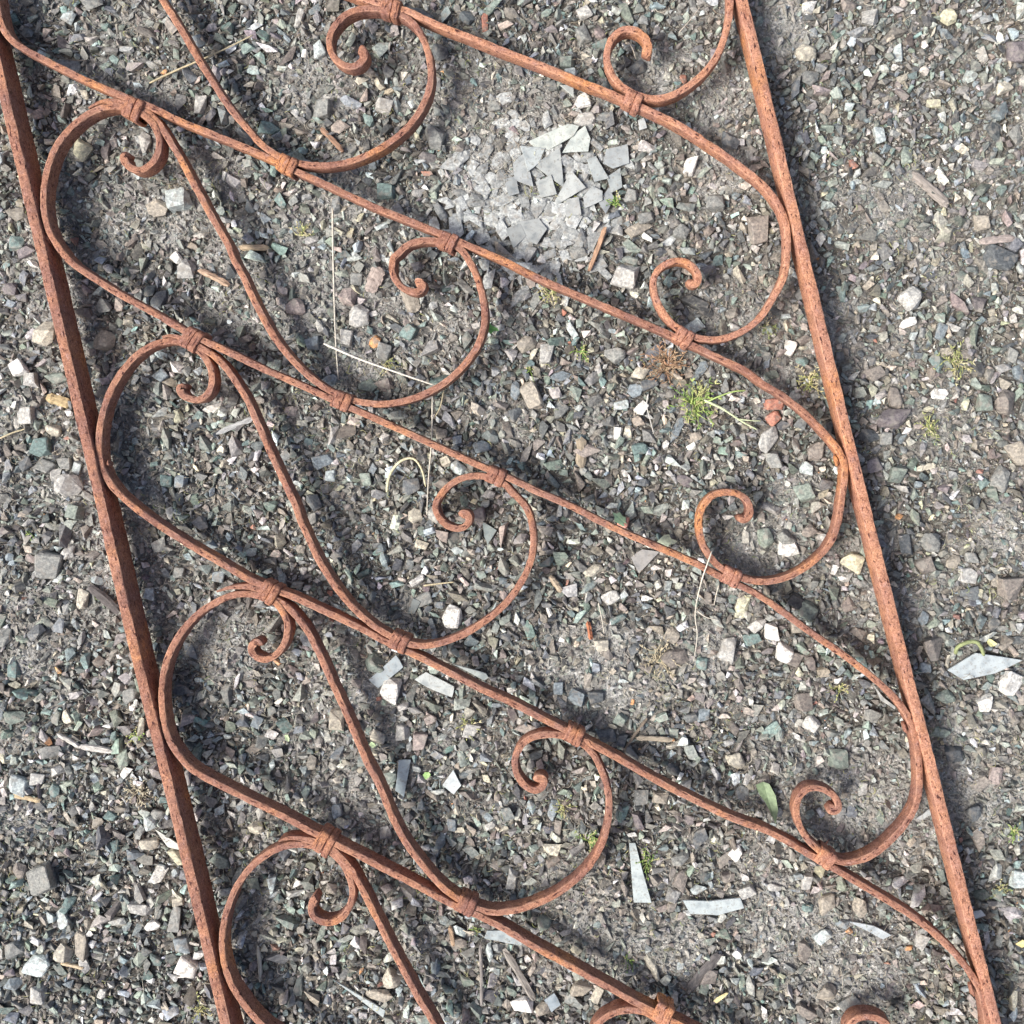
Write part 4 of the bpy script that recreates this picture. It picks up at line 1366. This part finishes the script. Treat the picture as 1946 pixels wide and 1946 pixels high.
def smooth3(pts, n):
    P = np.array(pts, float)
    C, _ = resample(P[:, :2], max(1.0, np.hypot(*(P[-1, :2] - P[0, :2])) / n), 3)
    d = np.r_[0, np.cumsum(np.hypot(*(P[1:, :2] - P[:-1, :2]).T))]; d /= d[-1]
    z = np.interp(np.linspace(0, 1, len(C)), d, P[:, 2]) if P.shape[1] > 2 else np.zeros(len(C))
    return C, z

def stalk(name, pts, th, colr, label, cat, group=None, lift=.004, mat=None, taper=.6, sides=6, rough=0.0, parent=None, flat=False):
    """pts in image pixels with a height in mm as third value"""
    C, z = smooth3([(p[0], p[1], p[2] if len(p) > 2 else lift * 1000) for p in pts], 26)
    P = []
    for (px, py), zz in zip(C, z):
        h = zz * .001
        x, y = at(px, py, max(h, 0))
        P.append((x, y, max(h, float(ground_h(x, y)) + th * .5 * K + .001)))
    n = len(P)
    t = np.linspace(0, 1, n)
    R = th * K * .5 * (1 - (1 - taper) * t)
    R = R * np.minimum(1, np.minimum(t, 1 - t) * 12 + .5)
    V, F = tube_arrays(P, R, sides)
    if rough:
        V += np.random.default_rng(int(pts[0][0])).normal(0, rough, V.shape)
    c0 = np.array(P[0])
    F = [tuple(f) for f in F] + [tuple(range(sides))[::-1], tuple(range((n - 1) * sides, n * sides))]
    me = mesh_from(name, V - c0, F, mat or MAT_STRAW, True, np.array(colr))
    o = link(bpy.data.objects.new(name, me), parent)
    if parent is None: o.location = c0
    else: o.location = c0 - np.array(parent.location)
    if cat: tag(o, label, cat, group)
    elif label: o['label'] = label
    return o

STRAW, PALE, BROWN = (.50, .43, .27), (.58, .54, .44), (.26, .16, .09)
stalk('straw', [(284, 158, 5), (330, 136, 5), (372, 118, 6), (430, 92, 6), (482, 66, 5)], 4.5, STRAW, 'pale straw stalk passing under the steep bar at the upper left', 'straw', 'dry straw stalks')
stalk('straw', [(632, 395, 7), (633, 480, 8), (638, 648, 8), (643, 722, 7)], 4.2, PALE, 'long upright straw stalk above the second mid-left collar', 'straw', 'dry straw stalks')
stalk('straw', [(615, 653, 9), (680, 681, 9), (755, 708, 9), (828, 733, 8)], 4.8, (.72, .68, .58), 'whitish stalk slanting down to the second lower scroll arc', 'straw', 'dry straw stalks')
stalk('straw', [(822, 745, 6), (820, 842, 6), (815, 900, 5), (811, 978, 4)], 3.4, PALE, 'thin upright stalk passing under the bar right of the second mid-left collar', 'straw', 'dry straw stalks')
stalk('straw', [(844, 738, 6), (836, 775, 5), (824, 796, 4)], 3, STRAW, 'short curved stalk beside the thin upright one', 'straw', 'dry straw stalks')
stalk('straw', [(735, 935, 4), (741, 902, 6), (762, 876, 8), (785, 871, 8), (801, 891, 7), (809, 925, 4)], 6.5, (.56, .53, .34), 'looped pale yellow blade bent into a hook', 'straw', 'dry straw stalks', taper=.5)
stalk('straw', [(805, 1113, 5), (835, 1109, 5), (863, 1106, 5)], 4, STRAW, 'short level straw inside the third mid scroll', 'straw', 'dry straw stalks')
stalk('straw', [(0, 833, 5), (25, 822, 5), (48, 815, 5)], 4, STRAW, 'yellow straw at the left edge of the gravel', 'straw', 'dry straw stalks')
stalk('root_thread', [(1353, 1047, 33), (1343, 1075, 33), (1333, 1105, 30), (1321, 1167, 8), (1325, 1206, 5), (1318, 1258, 5)], 3, (.60, .56, .46), 'long thin pale root hanging over the bar near the third right collar', 'root', taper=.5)
stalk('root_thread', [(1324, 1160, 7), (1340, 1172, 7), (1364, 1179, 6)], 2.4, (.60, .56, .46), 'short side root branching below the third right collar', 'root')
stalk('root_thread', [(1366, 1112, 6), (1361, 1130, 5), (1357, 1150, 5)], 2.2, (.60, .56, .46), 'short pale root just below the third right collar', 'root')
stalk('root_thread', [(16, 35, 6), (40, 66, 7), (80, 95, 7), (120, 112, 6), (165, 115, 5)], 3.2, (.12, .10, .08), 'dark curved root above the topmost left bar curve', 'root')
stalk('root_thread', [(1195, 80, 5), (1203, 95, 8), (1208, 112, 6)], 2, PALE, 'fine pale hair inside the top right curl', 'root')
stalk('root_thread', [(1290, 62, 5), (1310, 40, 5), (1330, 14, 5)], 2.2, (.5, .45, .38), 'fine pale root near the top right above the scroll', 'root')
stalk('root_thread', [(1035, 1430, 4), (1135, 1128, 5)][:0] or [(1137, 1145, 5), (1143, 1172, 5), (1148, 1204, 5)], 2.4, PALE, 'fine upright straw left of the rust-coloured splinter', 'root')
stalk('root_thread', [(1232, 748, 5), (1229, 770, 6), (1236, 800, 5), (1242, 822, 5)], 2.6, (.55, .53, .48), 'thin bent white root left of the blue-tipped flake', 'root')

def slab_stick(name, a, b, width, thick, colr, label, cat, group=None, z=.003, seed=0, mat=None):
    """a splinter of wood: irregular flattened prism with split ends"""
    r = np.random.default_rng(seed + 70)
    ax, ay = at(a[0], a[1], .005); bx, by = at(b[0], b[1], .005)
    L = math.hypot(bx - ax, by - ay)
    n = 11
    V = []
    w, th = width * K * .5, thick * K * .5
    sec = [(-1, -.5), (-.85, .6), (-.2, 1), (.5, .85), (1, .2), (.8, -.8), (0, -1)]
    for i in range(n):
        t = i / (n - 1)
        q = 1.0 if 0 < i < n - 1 else .55
        bend = math.sin(t * 3.1) * r.uniform(.8, 1.2) * L * .012
        jw = r.uniform(.84, 1.1)
        for k, (u, v) in enumerate(sec):
            ridge = 1 + .13 * math.sin(k * 2.3 + seed)
            V.append((t * L - L / 2 + (r.normal(0, L * .03) if i in (0, n - 1) else 0), u * w * q * jw * ridge + bend, v * th * q * ridge + th * .12 * r.normal()))
    m = len(sec)
    F = [(i * m + k, i * m + (k + 1) % m, (i + 1) * m + (k + 1) % m, (i + 1) * m + k) for i in range(n - 1) for k in range(m)]
    F += [tuple(range(m))[::-1], tuple(range((n - 1) * m, n * m))]
    me = mesh_from(name, V, F, mat or MAT_WOOD, False, np.array(colr))
    o = link(bpy.data.objects.new(name, me))
    bm = bmesh.new(); bm.from_mesh(me); bmesh.ops.recalc_face_normals(bm, faces=bm.faces); bm.to_mesh(me); bm.free()
    x, y = (ax + bx) / 2, (ay + by) / 2
    o.location = (x, y, float(ground_h(x, y)) + z + th * .5)
    o.rotation_euler = (r.uniform(-.2, .2), r.uniform(-.03, .03), math.atan2(by - ay, bx - ax))
    tag(o, label, cat, group)
    return o

G = 'bits of wood and bark on the gravel'
slab_stick('twig', (1151, 430), (1120, 512), 10, 10, (.40, .25, .16), 'brown stick upright between the top and second right collars', 'twig', G, .004, 1)
slab_stick('bark_strip', (1738, 325), (1806, 386), 20, 8, (.27, .24, .21), 'flat grey-brown bark strip outside the right bar near the top', 'bark', G, .004, 2)
slab_stick('twig', (450, 467), (506, 468), 11, 9, (.46, .36, .24), 'pale level twig right of the upper steep bar', 'twig', G, .004, 3)
slab_stick('twig', (375, 512), (430, 540), 12, 9, (.46, .33, .23), 'tan wood splinter below the pale level twig', 'twig', G, .004, 4)
slab_stick('twig', (606, 240), (648, 284), 9, 8, (.33, .20, .13), 'reddish brown splinter above the top mid-left collar', 'twig', G, .003, 5)
slab_stick('bark_strip', (168, 1113), (226, 1162), 16, 8, (.10, .09, .085), 'charcoal grey bark strip touching the left side bar', 'bark', G, .004, 6)
slab_stick('twig', (107, 1397), (150, 1421), 9, 8, (.50, .48, .43), 'bleached driftwood twig, upper piece, left of the left bar', 'twig', G, .004, 7)
slab_stick('twig', (146, 1420), (210, 1429), 12, 8, (.50, .48, .43), 'bleached driftwood twig, thicker lower piece, left of the left bar', 'twig', G, .004, 8)
slab_stick('bark_strip', (1105, 832), (1104, 888), 20, 7, (.30, .25, .18), 'upright brown bark strip between the diagonals in the middle', 'bark', G, .003, 9)
slab_stick('bark_strip', (768, 545), (785, 590), 30, 10, (.30, .27, .22), 'pale bark chip below the second mid-right curl', 'bark', G, .003, 10)
slab_stick('bark_strip', (718, 505), (700, 552), 26, 10, (.36, .30, .26), 'pinkish bark chip left of the second mid-right curl', 'bark', G, .003, 11)
slab_stick('twig', (1744, 892), (1779, 884), 11, 7, (.50, .46, .36), 'short pale split twig outside the right bar', 'twig', G, .004, 12)
slab_stick('twig', (1210, 1402), (1276, 1406), 10, 6, (.33, .28, .21), 'level flat brown splinter right of the fourth mid-right collar', 'twig', G, .004, 13)
slab_stick('twig', (1190, 1421), (1229, 1366), 6, 6, (.20, .16, .12), 'dark slanting twig crossing beside the flat brown splinter', 'twig', G, .004, 14)
slab_stick('twig', (1046, 1096), (1067, 1125), 12, 10, (.42, .34, .24), 'stubby cream-tipped twig right of the third mid scroll', 'twig', G, .004, 15)
slab_stick('twig', (1117, 1182), (1123, 1216), 9, 8, (.42, .16, .08), 'rust-coloured upright splinter below the long diagonal', 'twig', G, .004, 16)
slab_stick('twig', (958, 1806), (1014, 1902), 13, 9, (.25, .23, .20), 'grey stick slanting beside the bottom diagonal', 'twig', G, .004, 17)
slab_stick('twig', (912, 1796), (914, 1915), 6, 6, (.24, .22, .20), 'thin upright grey twig near the bottom', 'twig', G, .004, 18)
slab_stick('twig', (854, 1764), (861, 1800), 9, 8, (.40, .28, .18), 'short tan splinter left of the thin grey twig', 'twig', G, .004, 19)
slab_stick('bark_strip', (1310, 1886), (1370, 1818), 26, 8, (.115, .105, .10), 'dark weathered plank piece at the bottom right of the lowest collar', 'bark', G, .002, 20)
slab_stick('twig', (486, 1805), (490, 1872), 8, 7, (.48, .46, .38), 'pale upright splinter inside the bottom left scroll', 'twig', G, .004, 21)
slab_stick('bark_strip', (84, 755), (128, 768), 22, 9, (.40, .31, .17), 'brown fibrous wood chip left of the left side bar', 'bark', G, .003, 22)
slab_stick('bark_strip', (412, 824), (480, 796), 10, 5, (.36, .37, .36), 'grey slate-like splinter above the left scroll arc', 'bark', G, .003, 23)
slab_stick('twig', (1868, 458), (1934, 450), 14, 10, (.33, .28, .25), 'pinkish grey wood stick at the right edge of the gravel', 'twig', G, .003, 24)
slab_stick('twig', (24, 1514), (72, 1524), 9, 7, (.46, .36, .22), 'tan twig left of the lower left side bar', 'twig', G, .003, 25)
slab_stick('twig', (114, 1833), (156, 1843), 7, 6, (.52, .42, .28), 'thin tan twig below the brown striated stone', 'twig', G, .003, 26)

def leaf(pts, colr, label, seed, z=.007, cup=.12, serr=False):
    """small leaf: outline given clockwise in image pixels, slightly folded along its length"""
    c = np.mean(pts, 0)
    cx, cy = at(c[0], c[1], z)
    P = np.array([np.array(at(p[0], p[1], z)) - (cx, cy) for p in pts])
    _, _, vt = np.linalg.svd(P - P.mean(0)); ax = vt[0]; nx = vt[1]
    n = len(P)
    V = [(0, 0, 0)]
    for k, p in enumerate(P):
        d = abs(p @ nx)
        V.append((p[0], p[1], d * cup * 3))
    V2 = [(v[0], v[1], v[2] - .0004) for v in V]
    F = [(0, 1 + k, 1 + (k + 1) % n) for k in range(n)] + [(n + 1, n + 2 + (k + 1) % n, n + 2 + k) for k in range(n)]
    F += [(1 + k, n + 2 + k, n + 2 + (k + 1) % n, 1 + (k + 1) % n) for k in range(n)]
    me = mesh_from('leaf', V + V2, F, MAT_PLANT, False, np.array(colr))
    bm = bmesh.new(); bm.from_mesh(me); bmesh.ops.recalc_face_normals(bm, faces=bm.faces); bm.to_mesh(me); bm.free()
    o = link(bpy.data.objects.new('leaf', me))
    o.location = (cx, cy, float(ground_h(cx, cy)) + z)
    tag(o, label, 'leaf', 'fallen leaves on the gravel')

leaf([(1436, 1492), (1451, 1487), (1462, 1490), (1474, 1512), (1479, 1540), (1475, 1568), (1466, 1548), (1455, 1526), (1443, 1510)], (.20, .27, .15), 'green lance-shaped leaf above the fourth right collar', 1)
leaf([(1164, 974), (1172, 977), (1178, 974), (1184, 982), (1190, 984), (1189, 992), (1194, 1000), (1184, 1001), (1176, 996), (1168, 992), (1168, 984)], (.30, .44, .26), 'small serrated green leaf touching the middle diagonal', 2)
leaf([(1249, 1030), (1262, 1017), (1272, 1016), (1276, 1024), (1288, 1029), (1283, 1034), (1272, 1036), (1268, 1046), (1256, 1038)], (.50, .56, .40), 'pale lobed green leaf left of the third right curl', 3)
leaf([(922, 620), (930, 612), (934, 618), (944, 622), (948, 628), (938, 628), (932, 634), (926, 628)], (.22, .50, .12), 'bright green leaf touching the second mid scroll', 4, z=.016)
leaf([(1879, 1216), (1890, 1218), (1901, 1226), (1896, 1231), (1888, 1232), (1883, 1226)], (.62, .60, .28), 'yellow pointed leaf above the large kite-shaped shard', 5)
leaf([(1356, 1904), (1362, 1897), (1380, 1888), (1385, 1889), (1378, 1896), (1362, 1908)], (.66, .58, .30), 'yellow narrow leaf right of the lowest collar', 6)
leaf([(802, 1476), (806, 1470), (813, 1470), (817, 1475), (814, 1480), (807, 1484)], (.36, .56, .20), 'tiny bright green leaf right of the upright glass strip', 7)
leaf([(700, 1416), (705, 1411), (711, 1414), (713, 1419), (707, 1423)], (.42, .54, .30), 'tiny round green leaf below the third mid-left collar', 8)
leaf([(538, 1400), (544, 1398), (548, 1406), (546, 1412), (540, 1409)], (.40, .50, .28), 'tiny green leaf left of the steep bar, low middle', 9)
leaf([(1933, 1798), (1946, 1788), (1958, 1800), (1944, 1804)], (.72, .62, .28), 'yellow leaf at the far right low down', 10)
stalk('plant_stem', [(1816, 1243, 4), (1818, 1232, 6), (1832, 1223, 8), (1850, 1219, 8), (1859, 1222, 8), (1866, 1234, 6), (1870, 1246, 4)], 8, (.27, .31, .14), 'bent olive-green stem above the large kite-shaped shard', 'plant stem', taper=.9)

# green weed, stalk and feathery leaves
def weed(px, py, rad, n, label, seed, stems=True, cols=None):
    if seed not in (60, 61): rad *= .8
    r = np.random.default_rng(seed + 1000)
    x0, y0 = at(px, py, .004)
    z0 = float(ground_h(x0, y0)) + .002
    root = link(bpy.data.objects.new('weed', None)); root.location = (x0, y0, z0)
    root.empty_display_size = .02
    tag(root, label, 'weed', 'small weeds growing in the gravel')
    cols = cols or [(.22, .33, .08), (.34, .42, .13), (.14, .24, .06), (.42, .42, .18)]
    VV, FF, CC = [], [], []; off = 0
    for k in range(n):
        a = r.uniform(0, 6.283); L = rad * K * r.uniform(.45, 1.1); h = L * r.uniform(.15, .6)
        b = r.uniform(-.7, .7)
        t = np.linspace(0, 1, 6)
        st = rad * K * .35 * np.sqrt(r.uniform(0, 1)); sa = r.uniform(0, 6.283)
        P = np.stack([st * math.cos(sa) + np.cos(a + b * t) * L * t, st * math.sin(sa) + np.sin(a + b * t) * L * t, h * np.sin(t * 2.4)], -1)
        V, F = tube_arrays(P, .00038 * (1.15 - t), 4)
        VV.append(V); FF.append(F + off); off += len(V)
        c = np.array(cols[r.integers(len(cols))]) * r.uniform(.8, 1.2); CC.append(np.tile(c, (len(V), 1)))
        for q in range(4):                                   # leaflets
            i = r.integers(1, 6); la = a + r.uniform(-1.2, 1.2); ll = L * r.uniform(.12, .26)
            tip = P[i] + np.array([math.cos(la) * ll, math.sin(la) * ll, ll * .25])
            V, F = tube_arrays([P[i], (P[i] + tip) / 2, tip], np.array([.0003, .00055, .00015]), 4)
            VV.append(V); FF.append(F + off); off += len(V); CC.append(np.tile(c * 1.15, (len(V), 1)))
    me = mesh_from('foliage', np.vstack(VV), np.vstack(FF), MAT_PLANT, True, np.vstack(CC))
    link(bpy.data.objects.new('foliage', me), root)
    return root
w = weed(1322, 765, 52, 70, 'bright green feathery weed below the second right collar', 1)
stalk('stem', [(1338, 760, 8), (1375, 778, 9), (1410, 801, 8), (1440, 817, 5)], 5.5, (.50, .56, .34), None, None, parent=w, mat=MAT_PLANT, taper=.5)
stalk('stem', [(1400, 796, 8), (1425, 799, 8), (1446, 800, 6)], 3, (.50, .56, .34), None, None, parent=w, mat=MAT_PLANT)
stalk('stem', [(1340, 765, 8), (1370, 752, 10), (1395, 744, 10), (1417, 742, 9)], 4, (.36, .48, .16), None, None, parent=w, mat=MAT_PLANT)
OL = [(.34, .36, .14), (.44, .40, .20), (.24, .28, .10), (.50, .46, .28)]
for k, (px, py, rad, n, lab) in enumerate([
    (1103, 665, 26, 16, 'thin green weed left of the second right collar'), (1008, 703, 20, 9, 'sparse green sprout above the large tan stone'),
    (1046, 555, 32, 22, 'olive weed tuft under the upper middle diagonal'), (1170, 385, 24, 14, 'pale green sprout beside the broken heap'),
    (1540, 725, 36, 26, 'olive moss tuft inside the right bar, level with the weed'), (1768, 810, 34, 22, 'olive sprout outside the right bar below the purple-brown stone'),
    (1820, 690, 44, 26, 'spreading olive weed far outside the right bar, upper half'), (1122, 1595, 32, 26, 'yellow-green tuft touching the large lower scroll arc'),
    (1232, 1640, 28, 18, 'grass blades beside the tall widening glass strip'),         (255, 1400, 22, 14, 'green tuft left of the left bar, level with the weld'), (52, 1016, 14, 7, 'tiny yellow-green sprout left of the left bar'),
    (1596, 1310, 26, 14, 'olive sprout inside the right bar above the third weld'), (570, 440, 26, 16, 'mossy tuft below the top mid-left collar'),
    (890, 1385, 28, 20, 'pale moss tuft left of the fourth mid-right collar'), (1070, 1530, 26, 16, 'dry yellow tuft inside the large lower scroll'),
    (1930, 1580, 24, 12, 'yellow-green sprout at the right, low outside the bar'), (1905, 1695, 28, 14, 'olive dry tuft at the lower right outside the bar'),
    (1460, 620, 24, 16, 'olive tuft inside the second right scroll'), (735, 690, 26, 16, 'olive tuft beside the grey block in the second scroll'),
    (905, 1772, 14, 8, 'bright green sprout under the bottom diagonal'), (375, 1925, 30, 16, 'olive tuft touching the left bar at the bottom'),
    (1195, 1830, 22, 10, 'upright green blades left of the long cream stone')]):
    weed(px, py, rad, n, lab, 10 + k, cols=OL if 'olive' in lab or 'dry' in lab or 'moss' in lab else None)
weed(1268, 690, 42, 60, 'reddish brown dead tuft below the second right collar', 60, cols=[(.30, .20, .12), (.24, .15, .09), (.40, .29, .18), (.33, .20, .12)])
weed(1255, 1250, 38, 30, 'pale straw-coloured dead tuft below the long diagonal, right of middle', 61, cols=[(.46, .40, .27), (.38, .33, .22)])
weed(258, 1512, 34, 30, 'pale dried tuft touching the left bar low down', 62, cols=[(.46, .42, .30), (.40, .35, .25)])

# ------------------------------------------------------------------ dry fibres and moss threads (stuff)
def fibres(n, seed, cols, lo, hi, th, clump):
    r = np.random.default_rng(seed)
    VV, FF, CC = [], [], []; off = 0
    cx = CX + r.uniform(-.5, .5, clump); cy = CY + r.uniform(-.5, .5, clump); cr = r.uniform(.008, .035, clump)
    for k in range(n):
        if r.uniform() < .75:
            q = r.integers(clump); x = cx[q] + r.normal(0, cr[q]); y = cy[q] + r.normal(0, cr[q])
        else: x = CX + r.uniform(-.5, .5); y = CY + r.uniform(-.5, .5)
        if r.uniform() < .45 * (1 - float(silt(x, y))): continue
        L = r.uniform(lo, hi); a = r.uniform(0, 6.283); b = r.uniform(-1.6, 1.6)
        t = np.linspace(0, 1, 5)
        X = x + np.cos(a + b * t) * L * t; Y = y + np.sin(a + b * t) * L * t
        Z = ground_h(X, Y) + .0022 + np.sin(t * 3.1) * r.uniform(.0005, .004)
        V, F = tube_arrays(np.stack([X, Y, Z], -1), th * r.uniform(.6, 1.2) * (1.1 - .6 * t), 3)
        VV.append(V); FF.append(F + off); off += len(V)
        c = np.array(cols[r.integers(len(cols))]) * r.uniform(.75, 1.25); CC.append(np.tile(c, (len(V), 1)))
    return mesh_from('fibres', np.vstack(VV), np.vstack(FF), MAT_STRAW, True, np.vstack(CC))
o = link(bpy.data.objects.new('dry_fibres', fibres(11000, 5, [(.42, .37, .27), (.50, .46, .36), (.30, .24, .17), (.20, .15, .11), (.56, .52, .42)], .003, .012, .00021, 260)))
tag(o, 'fine dry root and straw fibres littered between the stones', 'fibres', kind='stuff')
o = link(bpy.data.objects.new('moss', fibres(2200, 6, [(.34, .36, .13), (.44, .44, .20), (.26, .32, .12), (.52, .50, .26)], .002, .007, .00028, 70)))
tag(o, 'thin green and yellow moss threads between the stones', 'moss', kind='stuff')
